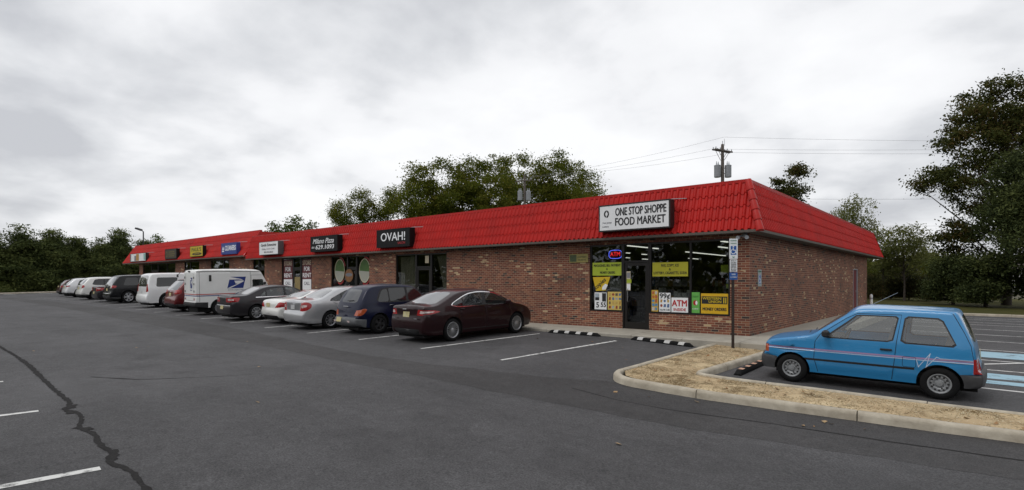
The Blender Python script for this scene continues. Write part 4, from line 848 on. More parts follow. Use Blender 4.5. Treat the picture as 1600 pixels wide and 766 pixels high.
def chaikin(p, n=2):
    p = [np.array(q, float) for q in p]
    for _ in range(n):
        q = [p[0]]
        for a, b_ in zip(p[:-1], p[1:]): q += [a * .75 + b_ * .25, a * .25 + b_ * .75]
        q.append(p[-1]); p = q
    return np.array(p)
def rounded(poly, n=2, f=.25):
    p = [np.array(q, float) for q in poly]
    for _ in range(n):
        q = []
        for i in range(len(p)):
            a, b_ = p[i], p[(i + 1) % len(p)]; q += [a * (1 - f) + b_ * f, a * f + b_ * (1 - f)]
        p = q
    return np.array(p)
def resample(P, step):
    d = np.r_[0, np.cumsum(np.hypot(*np.diff(P, axis=0).T))]; n = max(2, int(round(d[-1] / step))); t = np.linspace(0, d[-1], n + 1)
    return np.c_[np.interp(t, d, P[:, 0]), np.interp(t, d, P[:, 1])]
def dist_poly(P, Q):
    """distance of points P (n,2) from polyline Q"""
    out_ = np.full(len(P), 1e9)
    for a, b_ in zip(Q[:-1], Q[1:]):
        ab = b_ - a; t = np.clip(((P - a) @ ab) / (ab @ ab + 1e-12), 0, 1); out_ = np.minimum(out_, np.hypot(*(P - (a + t[:, None] * ab)).T))
    return out_

def wheel_meshes(Rw, Rr, wd, spokes, sw, rim_mat, style):
    k = (Rw, Rr, wd, spokes, sw, rim_mat.name, style)
    if k in wheel_meshes.c: return wheel_meshes.c[k]
    h = wd / 2; b = MB()
    b.lathe([(-h * .8, Rr - .01), (-h, Rr + .02), (-h * 1.0, Rw - .06), (-h * .86, Rw - .018), (-h * .6, Rw), (h * .6, Rw), (h * .86, Rw - .018), (h * 1.02, Rw - .06), (h * 1.0, Rr + .02), (h * .82, Rr - .004), (h * .7, Rr - .015)], 'x', 40)
    ty = b.build('wheel', M['rubber'], smooth=True, ang=35).data
    b = MB()
    b.lathe([(h * .5, Rr - .035), (h * .80, Rr - .022), (h * .86, Rr - .012), (h * .84, Rr + .004), (h * .72, Rr + .004)], 'x', 40, m=0)     # rim lip
    b.lathe([(h * .5, Rr - .035), (-h * .7, Rr - .03)], 'x', 32, m=1)
    b.lathe([(.0, Rr - .03), (.0, .03)], 'x', 32, m=2)                                                                                      # brake behind
    if style == 'steel':
        b.lathe([(h * .45, Rr - .03), (h * .62, Rr - .05), (h * .58, Rr * .55), (h * .35, Rr * .42), (h * .40, .055), (h * .72, .045), (h * .76, .0)], 'x', 36, m=0)
        for i in range(spokes):
            t = 2 * PI * i / spokes; r0 = Rr * .70; c, s_ = math.cos(t), math.sin(t)
            vs = [(h * .625, r0 * c + .018 * math.cos(t + q) * (1.5 if 0 else 1), r0 * s_ + .018 * math.sin(t + q)) for q in np.linspace(0, 2 * PI, 9)[:-1]]
            b.add(vs, [tuple(range(8))], 1)
        for i in range(4):
            t = 2 * PI * i / 4 + .4; b.lathe([(h * .4, .014), (h * .62, .014), (h * .62, 0)], 'x', 6, (0, .085 * math.cos(t), .085 * math.sin(t)), 2)
    else:
        b.lathe([(h * .35, .075), (h * .72, .065), (h * .80, .045), (h * .80, 0)], 'x', 20, m=0)
        for i in range(spokes):
            t = 2 * PI * i / spokes
            for sgn in ((-1, 1) if style == 'twin' else (0,)):
                tt = t + sgn * .11; c, s_ = math.cos(tt), math.sin(tt); c0, s0 = math.cos(t + sgn * .03), math.sin(t + sgn * .03)
                p0 = np.array([0, c0, s0]) * .055; p1 = np.array([0, c, s_]) * (Rr - .02); q = np.array([0, -s_, c]); w0, w1 = sw * .5 * .8, sw * .5
                x0, x1 = h * .78, h * .78; xb = h * .35
                vs = [p0 + q * w0 + [x0, 0, 0], p0 - q * w0 + [x0, 0, 0], p1 - q * w1 + [x1, 0, 0], p1 + q * w1 + [x1, 0, 0], p0 + q * w0 + [xb, 0, 0], p0 - q * w0 + [xb, 0, 0], p1 - q * w1 + [xb, 0, 0], p1 + q * w1 + [xb, 0, 0]]
                b.add(vs, [(0, 1, 2, 3), (0, 3, 7, 4), (1, 5, 6, 2), (3, 2, 6, 7)], 0)
    ri = b.build('rim', [rim_mat, M['dark_wheel'], M['brake']], smooth=True, ang=30, fixn=True).data
    for me in (ty, ri):
        for o in [o for o in COL.objects if o.data == me]: bpy.data.objects.remove(o)
    wheel_meshes.c[k] = (ty, ri); return ty, ri
wheel_meshes.c = {}

def link_mesh(name, me, parent, loc=(0, 0, 0), rot=(0, 0, 0)):
    o = bpy.data.objects.new(name, me); COL.objects.link(o); o.parent = parent; o.location = loc; o.rotation_euler = rot; return o

def build_car(name, label, cat, sp, contact, heading, scale=1., group='cars parked in front of the shops', ysc=.95, xsc=1.):
    """sp: specification, y measured from the rear end, z from the ground, both in metres.
       contact: world (x, y) of the outer foot of the rear wheel on the side of `side`"""
    L_, W, RO, WB, Rw = sp['L'], sp['W'], sp['RO'], sp['WB'], sp['R']
    yr, yf = RO, RO + WB; y0 = RO + WB / 2; step = sp.get('step', .06); rf = sp.get('fillet', .07); sill = sp.get('sill', .24)
    S = resample(chaikin(sp['sil'], 2), step)
    seg = np.hypot(*np.diff(S, axis=0).T); sl = np.r_[0, np.cumsum(seg)]
    H = S[:, 1].max(); prof = np.array(sp['prof']); tr = sp.get('taper', (.10, .7, .16, 1.0)); fl = sp.get('flare', 0.)
    def halfw(P):
        y, z = P[:, 0], P[:, 1]
        dr_, df = np.clip(y, 0, None), np.clip(L_ - y, 0, None)
        pl = 1 - tr[0] * (1 - np.clip(dr_ / tr[1], 0, 1)) ** 2.4 - tr[2] * (1 - np.clip(df / tr[3], 0, 1)) ** 2.4
        x = W / 2 * pl * np.interp(z, prof[:, 0], prof[:, 1])
        if fl:
            for ya in (yr, yf): x = x + fl * np.exp(-((y - ya) / (Rw * 1.35)) ** 4) * np.clip((Rw * 2.75 - z) / (.35), 0, 1) ** .7
        e = dist_poly(P, S); q = np.clip(e / rf, 0, 1)
        return x - rf * .9 * (1 - np.sqrt(np.clip(1 - (1 - q) ** 2, 0, 1)))
    # side outline: silhouette then bottom edge with the wheel arches
    Ra = Rw + sp.get('arch', .055)
    def arc_(ya, zc, s_):
        dz = sill - zc; a0 = math.asin(max(-1, min(1, dz / Ra))); t = np.linspace(a0, PI - a0, 19); return np.c_[ya + Ra * np.cos(t), zc + Ra * np.sin(t)]
    bot = np.concatenate([arc_(yf, Rw, 0), arc_(yr, Rw, 0)])
    e0, e1 = S[-1], S[0]
    lows = resample(np.array([e1 * 0 + e0, [max(bot[0][0] + .02, e0[0] - .1), sill]]), .06)[1:]
    mid = resample(np.array([bot[18], bot[19]]), .08)[1:-1]; lowr = resample(np.array([bot[-1], e1]), .06)[1:-1]
    B = np.concatenate([lows, bot[:19], mid, bot[19:], lowr]); B = B[np.r_[True, np.hypot(*np.diff(B, axis=0).T) > .004]]
    O2 = np.concatenate([S, B])
    if np.hypot(*(O2[-1] - O2[0])) < .004: O2 = O2[:-1]
    gy, gz_ = np.meshgrid(np.arange(.02, L_, step * 1.25), np.arange(.15, H, step * 1.1)); G = np.c_[gy.ravel(), gz_.ravel()]
    G = G[in_poly(O2, G[:, 0], G[:, 1])]; G = G[dist_poly(G, np.r_[O2, O2[:1]]) > rf * 1.02]
    nrm = np.gradient(S, axis=0); nrm = np.c_[-nrm[:, 1], nrm[:, 0]]; nrm /= np.hypot(*nrm.T)[:, None] + 1e-9     # left of travel = outward? fixed below
    cen = np.array([L_ / 2, H * .45])
    if ((S - cen) * nrm).sum(1).mean() < 0: nrm = -nrm
    rows = [S - nrm * q for q in (rf * .16, rf * .45, rf * .95)]; rows = np.concatenate(rows); rows = rows[in_poly(O2, rows[:, 0], rows[:, 1])]
    keep = dist_poly(rows, S) > rf * .13; rows = rows[keep]
    sreg = sp['side']; wreg = sp['wrap']
    loops = [r['p'] for r in sreg]
    V2, F2, C2 = cdt(O2, np.r_[G, rows], loops)
    X2 = halfw(V2)
    # wrap over the top
    ws = halfw(S); cr = np.interp(sl, *zip(*[(s_of(S, sl, p), c) for p, c in sp['crown']])) if 'crown' in sp else np.full(len(S), .035)
    OL = np.r_[np.c_[sl, -ws], np.c_[sl, ws][::-1]]
    gs = []
    for i in range(1, len(S) - 1):
        n = max(3, int(2 * ws[i] / (step * 2.0)));
        for t in np.linspace(-1, 1, n + 1)[1:-1]: gs.append((sl[i], t * ws[i]))
    wl = []
    for r in wreg:
        q = r['p']; wl.append(np.array([(s_of(S, sl, p), x) for p, x in q]) if not r.get('raw') else np.array(q))
    for r, q in zip(wreg, wl):
        r['_q'] = rounded(q, *r['round']) if 'round' in r else q
    V3, F3, C3 = cdt(OL, gs, [r['_q'] for r in wreg])
    sy = np.interp(V3[:, 0], sl, S[:, 0]); sz = np.interp(V3[:, 0], sl, S[:, 1]); ny = np.interp(V3[:, 0], sl, nrm[:, 0]); nz = np.interp(V3[:, 0], sl, nrm[:, 1])
    wv = np.interp(V3[:, 0], sl, ws); cv = np.interp(V3[:, 0], sl, cr) * (1 - np.clip(np.abs(V3[:, 1]) / wv, 0, 1) ** 2.2)
    P3 = np.c_[V3[:, 1], sy + ny * cv, sz + nz * cv]
    PR = np.c_[X2, V2]; PL = np.c_[-X2, V2]
    allV = np.concatenate([PR, PL, P3]); allV[:, 1] -= y0
    F = np.concatenate([F2, F2 + len(PR), F3 + 2 * len(PR)]); nF2, nF3 = len(F2), len(F3)
    # merge coincident points
    key = np.round(allV, 3); _, first, inv = np.unique(key, axis=0, return_index=True, return_inverse=True); inv = inv.ravel(); allV = allV[first]; F = inv[F]
    # regions
    def classify(C, regs, polys):
        part = np.zeros(len(C), int); mat = np.zeros(len(C), int)
        for i, (r, q) in enumerate(zip(regs, polys)):
            k = in_poly(q, C[:, 0], C[:, 1])
            if r.get('part'): part[k] = i + 1; mat[k] = 0
            else: mat[k & ~np.isin(part, [j + 1 for j, t in enumerate(regs) if t.get('glass')])] = i + 1
        return part, mat
    p2, m2 = classify(C2, sreg, loops); p3, m3 = classify(C3, wreg, [r['_q'] for r in wreg])
    keys = {}
    body_m = sp['paint']
    fi = 0
    def put(part, matm, fidx, sub): keys.setdefault((part, sub), []).append((fidx, matm))
    for side, base in (('R', 0), ('L', nF2)):
        for t in range(nF2):
            r = sreg[p2[t] - 1] if p2[t] else None; q = sreg[m2[t] - 1] if m2[t] else None
            nm = r['part'] if r else 'body'; mt = (q['m'] if q else (r['m'] if r else body_m))
            put(nm, mt, base + t, '' if (nm == 'body' or (r and r.get('both'))) else side)
    for t in range(nF3):
        r = wreg[p3[t] - 1] if p3[t] else None; q = wreg[m3[t] - 1] if m3[t] else None
        nm = r['part'] if r else 'body'; mt = (q['m'] if q else (r['m'] if r else body_m))
        sub = '' if (nm == 'body' or (r and r.get('both', True) and not r.get('lr'))) else ('R' if C3[t, 1] > 0 else 'L')
        put(nm, mt, 2 * nF2 + t, sub)
    # consistent outward winding
    A = allV[F]; fn = np.cross(A[:, 1] - A[:, 0], A[:, 2] - A[:, 0]); fc = A.mean(1) - np.array([0, 0, H * .5])
    ref = np.zeros_like(fn); ref[:nF2] = (1, 0, 0); ref[nF2:2 * nF2] = (-1, 0, 0)
    s3 = np.c_[np.zeros(nF3), np.interp(C3[:, 0], sl, nrm[:, 0]), np.interp(C3[:, 0], sl, nrm[:, 1])]; ref[2 * nF2:] = s3
    fl_ = (fn * ref).sum(1) < 0; F[fl_] = F[fl_][:, ::-1]; fn[fl_] *= -1
    vn = np.zeros_like(allV)
    for j in range(3): np.add.at(vn, F[:, j], fn)
    vn /= np.linalg.norm(vn, axis=1)[:, None] + 1e-12
    # placement
    rz = heading; sd = sp.get('contact_side', 1); tw = W / 2 - .005
    cx_l, cy_l = sd * tw * scale * xsc, -WB / 2 * scale * ysc
    cxw = contact[0] - (cx_l * math.cos(rz) - cy_l * math.sin(rz)); cyw = contact[1] - (cx_l * math.sin(rz) + cy_l * math.cos(rz))
    def wpt(lx, ly): return (cxw + lx * math.cos(rz) - ly * math.sin(rz), cyw + lx * math.sin(rz) + ly * math.cos(rz))
    hz = lambda lx, ly: float(gz(*wpt(lx, ly)))
    hb, hw = WB / 2 * scale * ysc, (W / 2 - .1) * scale; zr, zf = (hz(hw, -hb) + hz(-hw, -hb)) / 2, (hz(hw, hb) + hz(-hw, hb)) / 2; zl, zR = (hz(-hw, hb) + hz(-hw, -hb)) / 2, (hz(hw, hb) + hz(hw, -hb)) / 2
    root = thing(name, label, cat, (cxw, cyw, (zr + zf) / 2 + .002), group=group, rot=(math.atan2(zf - zr, 2 * hb), math.atan2(zl - zR, 2 * hw), rz)); root.scale = (scale * xsc, scale * ysc, scale)
    objs = {}
    def mk(part, sub, lst, parent):
        lst = [q for q in lst if len(set(F[q[0]].tolist())) == 3]; idx = np.array([i for i, _ in lst]); ms = []; mi = []
        for _, m_ in lst:
            if m_ not in ms: ms.append(m_)
            mi.append(ms.index(m_))
        fa = F[idx]; used, iv = np.unique(fa, return_inverse=True); fa = iv.reshape(fa.shape)
        me = bpy.data.meshes.new(part); me.from_pydata(allV[used].tolist(), [], fa.tolist())
        for m_ in ms: me.materials.append(m_)
        me.polygons.foreach_set('material_index', mi); me.polygons.foreach_set('use_smooth', [True] * len(me.polygons))
        try: me.normals_split_custom_set_from_vertices(vn[used].tolist())
        except Exception: pass
        o = bpy.data.objects.new(part, me); COL.objects.link(o); o.parent = parent; return o
    pars = {r['part']: r.get('parent') for r in (*sreg, *wreg) if r.get('part')}
    for (part, sub), lst in sorted(keys.items(), key=lambda q: 0 if not pars.get(q[0][0]) else 1):
        pp = pars.get(part); parent = root
        if pp: parent = objs.get((pp, sub)) or objs.get((pp, '')) or root
        objs[(part, sub)] = mk(part, sub, lst, parent)
    body = objs[('body', '')]
    # arch lips and sills turned inward, in black
    xb = halfw(B); b = MB(); n = len(B); sy_ = B[:, 0] - y0
    for s_ in (1, -1):
        vs = [(s_ * x, y, z) for x, y, z in zip(xb, sy_, B[:, 1])] + [(s_ * (x - .26), y, z) for x, y, z in zip(xb, sy_, B[:, 1])]
        b.add(vs, [(i, i + 1, n + i + 1, n + i) for i in range(n - 1)])
    wI = W / 2 - .30
    b.box(-wI, wI, -y0 + .18, L_ - y0 - .25, .15, sp.get('floor', .50))
    for ya in (yr, yf): b.box(-wI - .02, wI + .02, ya - y0 - Ra, ya - y0 + Ra, .30, sp.get('well', Rw * 2 + .02))
    b.build('underbody', M['liner'], root, fixn=False)
    ty, ri = wheel_meshes(Rw, sp['rim'], sp.get('tw', .20), sp['spokes'], sp['sw'], sp['rim_mat'], sp.get('style', 'spoke'))
    for s_ in (1, -1):
        for ya in (yr, yf):
            w = link_mesh('wheel', ty, root, (s_ * (W / 2 * .985 - sp.get('tw', .20) / 2 + (fl * .6)), ya - y0, Rw), (0, 0, 0 if s_ > 0 else PI)); link_mesh('rim', ri, w)
    def at(y, z, off=0.): return float(halfw(np.array([[y, z]]))[0]) + off
    for s_ in (1, -1):
        for y, z in sp.get('handles', ()):
            x = at(y, z); b = MB(); b.box(s_ * (x - .005) if s_ > 0 else -x - .03, x + .03 if s_ > 0 else -(x - .005), y - y0 - .09, y - y0 + .09, z - .016, z + .016, bev=.008)
            dpar = objs.get(('door', 'R' if s_ > 0 else 'L')) or root
            b.build('handle', sp.get('handle_mat', body_m), dpar, smooth=True)
        if sp.get('mirror'):
            y, z = sp['mirror']; x = at(y, z, .02); b = MB(); b.box(min(s_ * x, s_ * (x + .19)), max(s_ * x, s_ * (x + .19)), y - y0 - .05, y - y0 + .06, z - .005, z + .125, bev=.03); b.tube([(s_ * (x - .05), y - y0, z - .02), (s_ * (x + .08), y - y0, z + .02)], .018, 6)
            b.build('wing_mirror', sp.get('mirror_mat', body_m), root, smooth=True)
    if sp.get('plate'):
        (y, z), pm, w = sp['plate']; x0_ = w if isinstance(w, (int, float)) else 0
        i = int(np.argmin(np.hypot(*(S - np.array([y, z])).T))); c = S[i] + nrm[i] * (cr[i] + .008); t = np.array([nrm[i][1], -nrm[i][0]]) * (1 if nrm[i][0] < 0 else -1); t = t if t[1] > 0 else -t
        b = MB(); vs = []
        for o_ in (0, .006):
            for sx_, st in ((-1, -1), (1, -1), (1, 1), (-1, 1)): q = c + t * st * .078 + nrm[i] * o_; vs.append((x0_ + sx_ * .152, q[0] - y0, q[1]))
        b.add(vs, [(3, 2, 1, 0), (4, 5, 6, 7), (0, 1, 5, 4), (1, 2, 6, 5), (2, 3, 7, 6), (3, 0, 4, 7)]); b.build('license_plate', M[pm], root)
    if sp.get('cabin'):
        cb = sp['cabin']; fz = cb['floor']; b = MB(); b.box(-W / 2 + .16, W / 2 - .16, cb['y0'] - y0, cb['y1'] - y0, fz - .1, fz); b.build('cabin_floor', M['dark'], root)
        for y in cb['front']:
            for s_ in (-1, 1):
                b = MB(); x = s_ * W * .205; b.box(x - .24, x + .24, y - y0 - .25, y - y0 + .27, fz + .0, fz + .26, bev=.05)
                vs = [(x + a, y - y0 - .25 + q - (zz_ - fz - .2) * .22, zz_) for zz_ in (fz + .2, fz + .72) for a, q in ((-.22, 0), (.22, 0), (.22, .13), (-.22, .13))]; b.add(vs, [(3, 2, 1, 0), (4, 5, 6, 7), (0, 1, 5, 4), (1, 2, 6, 5), (2, 3, 7, 6), (3, 0, 4, 7)])
                b.box(x - .13, x + .13, y - y0 - .44, y - y0 - .34, fz + .72, fz + .90, bev=.03); b.build('seat', M['seat_cloth'], root, smooth=True)
        for y in cb.get('rear', ()):
            b = MB(); b.box(-W / 2 + .2, W / 2 - .2, y - y0 - .2, y - y0 + .3, fz, fz + .25, bev=.05)
            vs = [(a, y - y0 - .22 + q - (zz_ - fz - .2) * .25, zz_) for zz_ in (fz + .2, fz + .66) for a, q in ((-W / 2 + .25, 0), (W / 2 - .25, 0), (W / 2 - .25, .13), (-W / 2 + .25, .13))]; b.add(vs, [(3, 2, 1, 0), (4, 5, 6, 7), (0, 1, 5, 4), (1, 2, 6, 5), (2, 3, 7, 6), (3, 0, 4, 7)])
            b.build('rear_seat', M['seat_cloth'], root, smooth=True)
        y, z = cb['dash']; b = MB(); b.box(-W / 2 + .17, W / 2 - .17, y - y0 - .15, y - y0 + .35, z - .22, z, bev=.04); b.build('dashboard', M['dark'], root, smooth=True)
        b = MB(); c = np.array([-W * .205, y - y0 - .30, z + .0]); b.tube([c + .185 * np.array([math.cos(t), -.35 * math.sin(t), .93 * math.sin(t)]) for t in np.linspace(0, 2 * PI, 21)], .016, 6, cap=False); b.tube([c, c + np.array([0, .2, -.1])], .03, 6); b.tube([c - np.array([.17, 0, 0]), c + np.array([.17, 0, 0])], .015, 6); b.build('steering_wheel', M['dark'], root, smooth=True)
    return root, dict(y0=y0, halfw=halfw, S=S, nrm=nrm, cr=cr, at=at, objs=objs, sl=sl, L=L_)
def s_of(S, sl, p):
    """arc length on the silhouette nearest to a side-view point; a number passes straight through"""
    if isinstance(p, (int, float)): return float(p)
    P = np.array(p, float); best = (1e9, 0)
    for i in range(len(S) - 1):
        a, b_ = S[i], S[i + 1]; ab = b_ - a; t = min(1, max(0, ((P - a) @ ab) / (ab @ ab + 1e-12))); d = np.hypot(*(P - a - t * ab))
        if d < best[0]: best = (d, sl[i] + t * (sl[i + 1] - sl[i]))
    return best[1]
def strip(pts, w):
    """thin band polygon round a polyline (y, z)"""
    P = np.array(pts, float); t = np.gradient(P, axis=0); n = np.c_[-t[:, 1], t[:, 0]]; n /= np.hypot(*n.T)[:, None] + 1e-9
    return np.r_[P + n * w / 2, (P - n * w / 2)[::-1]]
def rect(a, c): return np.array([(a[0], a[1]), (c[0], a[1]), (c[0], c[1]), (a[0], c[1])], float)
def band(p, q, x): return [(p, -x[0]), (p, x[0]), (q, x[1]), (q, -x[1])]

# ---- blue hatchback --------------------------------------------------
BL = paint('sky_blue', (.020, .215, .47), .05, .34, .6)
M['lilac'] = pbr('lilac_stripe', (.36, .24, .42), .4, coat=.5); M['stripe_white'] = pbr('white_stripe', (.50, .58, .70), .4, coat=.5)
W_ = rounded
hatch = dict(L=3.57, W=1.605, RO=.675, WB=2.295, R=.272, rim=.168, tw=.155, spokes=12, sw=.03, style='steel', rim_mat=M['steel_wheel'], paint=BL, step=.05, fillet=.05, sill=.235, arch=.05,
    sil=[(.13, .235), (.03, .25), (.0, .31), (.0, .46), (.015, .50), (.085, .51), (.10, .60), (.12, .78), (.155, .91), (.24, 1.08), (.37, 1.30), (.405, 1.36), (.43, 1.385), (.47, 1.395), (.56, 1.40), (.95, 1.405), (1.5, 1.405), (1.82, 1.395), (1.93, 1.375), (1.98, 1.35), (2.05, 1.30), (2.58, .935), (2.64, .905), (2.70, .89), (3.30, .79), (3.44, .75), (3.475, .70), (3.485, .54), (3.50, .49), (3.555, .475), (3.57, .44), (3.565, .30), (3.52, .235)],
    prof=[(.2, .945), (.30, .962), (.37, .985), (.46, .987), (.50, 1.0), (.68, 1.0), (.72, .990), (.80, .982), (.89, .962), (1.0, .925), (1.2, .85), (1.41, .765)], taper=(.10, .55, .15, .8), floor=.36, well=.5,
    crown=[((.0, .4), .05), ((.12, .8), .03), ((.3, 1.2), .035), ((.5, 1.38), .02), ((1.4, 1.4), .03), ((2.3, 1.12), .06), ((2.8, .88), .03), ((3.4, .73), .05), ((3.57, .4), .08)],
    side=[dict(part='door', p=W_([(1.31, .26), (1.31, .60), (1.285, .90), (1.225, 1.31), (1.90, 1.305), (2.06, 1.215), (2.47, .925), (2.555, .80), (2.57, .5), (2.50, .26)], 1, .12), m=BL),
          dict(p=strip([(1.345, .26), (1.305, .60), (1.28, .90), (1.222, 1.318), (1.89, 1.312), (2.06, 1.225), (2.475, .932), (2.56, .80), (2.575, .5), (2.51, .255)], .010), m=M['gap']),
          dict(p=rect((.15, .645), (3.40, .672)), m=M['lilac']), dict(p=rect((.15, .626), (3.40, .637)), m=M['stripe_white']),
          *[dict(p=strip(q, .010), m=M['stripe_white']) for q in ([(1.0, .655), (.96, .515)], [(.968, .518), (.80, .745)], [(.803, .748), (.86, .515)], [(.868, .518), (.715, .70)], [(.72, .70), (.66, .674)], [(.66, .677), (.16, .677)])],
          dict(p=rect((1.02, .463), (2.93, .500)), m=M['trim']),
          dict(p=strip([(1.0, .52), (1.0, .655), (1.02, .668), (1.17, .668), (1.19, .655), (1.19, .52), (1.17, .507), (1.02, .507), (1.0, .52)], .007), m=M['gap']),
          dict(p=strip([(.10, .50), (.155, .70), (.20, .90), (.30, 1.08), (.50, 1.375)], .010), m=M['gap']),
          dict(p=W_([(1.335, .875), (2.435, .872), (2.05, 1.17), (1.90, 1.295), (1.255, 1.298)], 1, .07), m=M['trim'], part='door_seal', parent='door'),
          dict(part='door_window', parent='door', glass=True, p=W_([(1.355, .895), (2.36, .892), (2.03, 1.15), (1.885, 1.275), (1.28, 1.278)], 1, .07), m=M['car_glass_clear']),
          dict(p=W_([(.40, .86), (1.235, .868), (1.175, 1.305), (.66, 1.295)], 1, .09), m=M['trim'], part='window_seal', parent=None),
          dict(part='side_window', glass=True, p=W_([(.435, .885), (1.205, .89), (1.155, 1.283), (.675, 1.272)], 1, .09), m=M['car_glass_clear']),
          dict(part='tail_light', p=rect((-.02, .475), (.155, .70)), m=M['tail_red']),
          dict(part='indicator', p=rect((3.40, .545), (3.6, .685)), m=M['amber']),
          dict(part='rear_bumper', both=True, p=np.array([(-.1, .1), (.42, .1), (.42, .33), (.36, .455), (-.1, .475)]), m=M['grey_plastic']),
          dict(part='front_bumper', both=True, p=np.array([(3.20, .1), (3.7, .1), (3.7, .50), (3.24, .475), (3.20, .40)]), m=M['grey_plastic'])],
    wrap=[dict(part='rear_window', glass=True, p=band((.165, .925), (.385, 1.315), (.60, .54)), round=(2, .12), m=M['car_glass_clear']),
          dict(part='windshield', glass=True, p=band((2.56, .95), (2.02, 1.315), (.66, .58)), round=(2, .12), m=M['car_glass_clear']),
          dict(part='tail_light', lr=True, p=[((.085, .48), .50), ((.085, .48), .9), ((.10, .70), .9), ((.10, .70), .50)], m=M['tail_red']), dict(part='tail_light', lr=True, p=[((.085, .48), -.50), ((.085, .48), -.9), ((.10, .70), -.9), ((.10, .70), -.50)], m=M['tail_red']),
          dict(part='headlight', lr=True, p=[((3.485, .54), .42), ((3.485, .54), .70), ((3.46, .69), .70), ((3.46, .69), .42)], m=M['head_clear']), dict(part='headlight', lr=True, p=[((3.485, .54), -.42), ((3.485, .54), -.70), ((3.46, .69), -.70), ((3.46, .69), -.42)], m=M['head_clear']),
          dict(part='rear_bumper', p=band((.2, .235), (.05, .50), (1, 1)), m=M['grey_plastic']), dict(part='front_bumper', p=band((3.5, .49), (3.5, .235), (1, 1)), m=M['grey_plastic'])],
    handles=((1.43, .755),), handle_mat=M['trim'], mirror=(2.36, .90), mirror_mat=M['trim'], plate=((.11, .70), 'plate_yellow', 0), contact_side=1,
    cabin=dict(floor=.40, y0=.5, y1=2.6, front=(1.62,), rear=(.78,), dash=(2.42, .86)))
def taller(z): return z + .085 * max(0., z - .42) / .98
hatch['sil'] = [(y + (.11 * max(0., 1 - y / .6)), taller(z)) for y, z in hatch['sil']]
hatch['prof'] = [(taller(z), k) for z, k in hatch['prof']]
for r in hatch['side']: r['p'] = np.array([(y + .11 * max(0., 1 - y / .6), taller(z)) for y, z in r['p']])
for r in hatch['wrap']: r['p'] = [((p[0] + .11 * max(0., 1 - p[0] / .6), taller(p[1])), x) for p, x in r['p']]
hatch['crown'] = [((p[0] + .11 * max(0., 1 - p[0] / .6), taller(p[1])), c) for p, c in hatch['crown']]
hatch['plate'] = ((.20, taller(.70)), 'plate_yellow', 0); hatch['mirror'] = (2.36, taller(.90)); hatch['handles'] = ((1.43, taller(.755)),)
hatch['cabin']['dash'] = (2.42, taller(.86)); hatch['cabin']['floor'] = .42
# nose points to -X, so the car is turned a quarter left; its left side faces the camera
hatch['contact_side'] = -1
hb_, hx_ = build_car('hatchback_car', 'small sky blue two-door hatchback with lilac side stripe beside the gravel strip', 'car', hatch, (4.345, -4.44), R(90), .965, group=None, ysc=1.)
b = MB(); b.tube([(.60, .80, 1.02), (.56, -.42, 1.74)], [.005, .003], 5); b.build('antenna', M['galv'], hb_)
b = MB(); b.tube([(.40, -1.40, .22), (.40, -1.68, .20)], .02, 8); b.build('exhaust', M['steel'], hb_)
b = MB(); b.tube([(-.5, .90, .935), (-.05, .96, .965)], .009, 5); b.tube([(.05, .90, .945), (.5, .96, .965)], .009, 5); b.build('wiper', M['trim'], hb_)

# ---- generic builders for the row ------------------------------------
def sedan(paint_, L_, W, H, RO, WB, Rw, rim, spokes, sw, sil, dlo, glass, *, style='spoke', rim_mat=None, tum=.76, taper=(.14, .8, .2, 1.1), chrome=False, belt=.95, tail=(), trunk=(), plate=None, wrapx=(), sidex=(), handles=((2.0, .88), (3.05, .86)), mirror=None, step=.07, back=None, front=None, backx=(.62, .54), rear_glass=None, **kw):
    rear_glass = rear_glass or M['car_rear_glass']
    side = [*sidex]
    if chrome: side.append(dict(part='window_trim', p=dlo['trim'], m=M['chrome']))
    side.append(dict(part='window_frame', p=dlo['frame'], m=M['trim']))
    side += [dict(part='side_window', glass=True, p=q, m=glass) for q in dlo['w']]
    side += [dict(part='tail_light', p=q, m=m_) for q, m_ in tail]
    wrap = [dict(part='rear_window', glass=True, p=band(back[0], back[1], backx), round=(2, .12), m=rear_glass), dict(part='windshield', glass=True, p=band(front[0], front[1], (.70, .60)), round=(2, .12), m=glass)]
    for q, m_ in trunk: wrap += [dict(part='tail_light', lr=True, p=q, m=m_), dict(part='tail_light', lr=True, p=[(a, -x) for a, x in q], m=m_)]
    wrap += list(wrapx)
    return dict(L=L_, W=W, RO=RO, WB=WB, R=Rw, rim=rim, spokes=spokes, sw=sw, style=style, rim_mat=rim_mat or M['alloy'], paint=paint_, step=step, sil=sil, tw=.215,
        prof=[(.2, .93), (.32, .965), (.5, .99), (.66, 1.0), (.82, .985), (belt, .955), (belt + .1, .925), (H, tum)], taper=taper, side=side, wrap=wrap, plate=plate, handles=handles, mirror=mirror, fillet=.075, sill=.22, **kw)
def lamps(yz0, yz1, x0, x1, skew=0.): return [(yz0, x0), (yz0, x1), (yz1, x1), (yz1, x0 + skew)]

# burgundy sedan
BU = paint('burgundy', (.017, .0030, .0046), .1, .3, .3, .25)
dlo = dict(trim=W_([(.98, 1.07), (1.30, .985), (2.3, .99), (3.72, .985), (3.45, 1.16), (3.00, 1.375), (2.3, 1.43), (1.75, 1.375)], 2, .18), frame=W_([(1.03, 1.075), (1.32, 1.005), (2.3, 1.01), (3.66, 1.003), (3.42, 1.15), (2.98, 1.35), (2.3, 1.405), (1.77, 1.352)], 2, .18),
    w=[W_([(1.10, 1.078), (1.34, 1.02), (1.52, 1.022), (1.52, 1.255)], 1, .1), W_([(1.57, 1.022), (2.36, 1.025), (2.40, 1.385), (2.25, 1.388), (1.80, 1.337), (1.57, 1.275)], 1, .1), W_([(2.50, 1.025), (3.58, 1.018), (3.38, 1.145), (2.96, 1.335), (2.55, 1.38)], 1, .1)])
TL = M['tail_red']; TC = M['tail_clear']
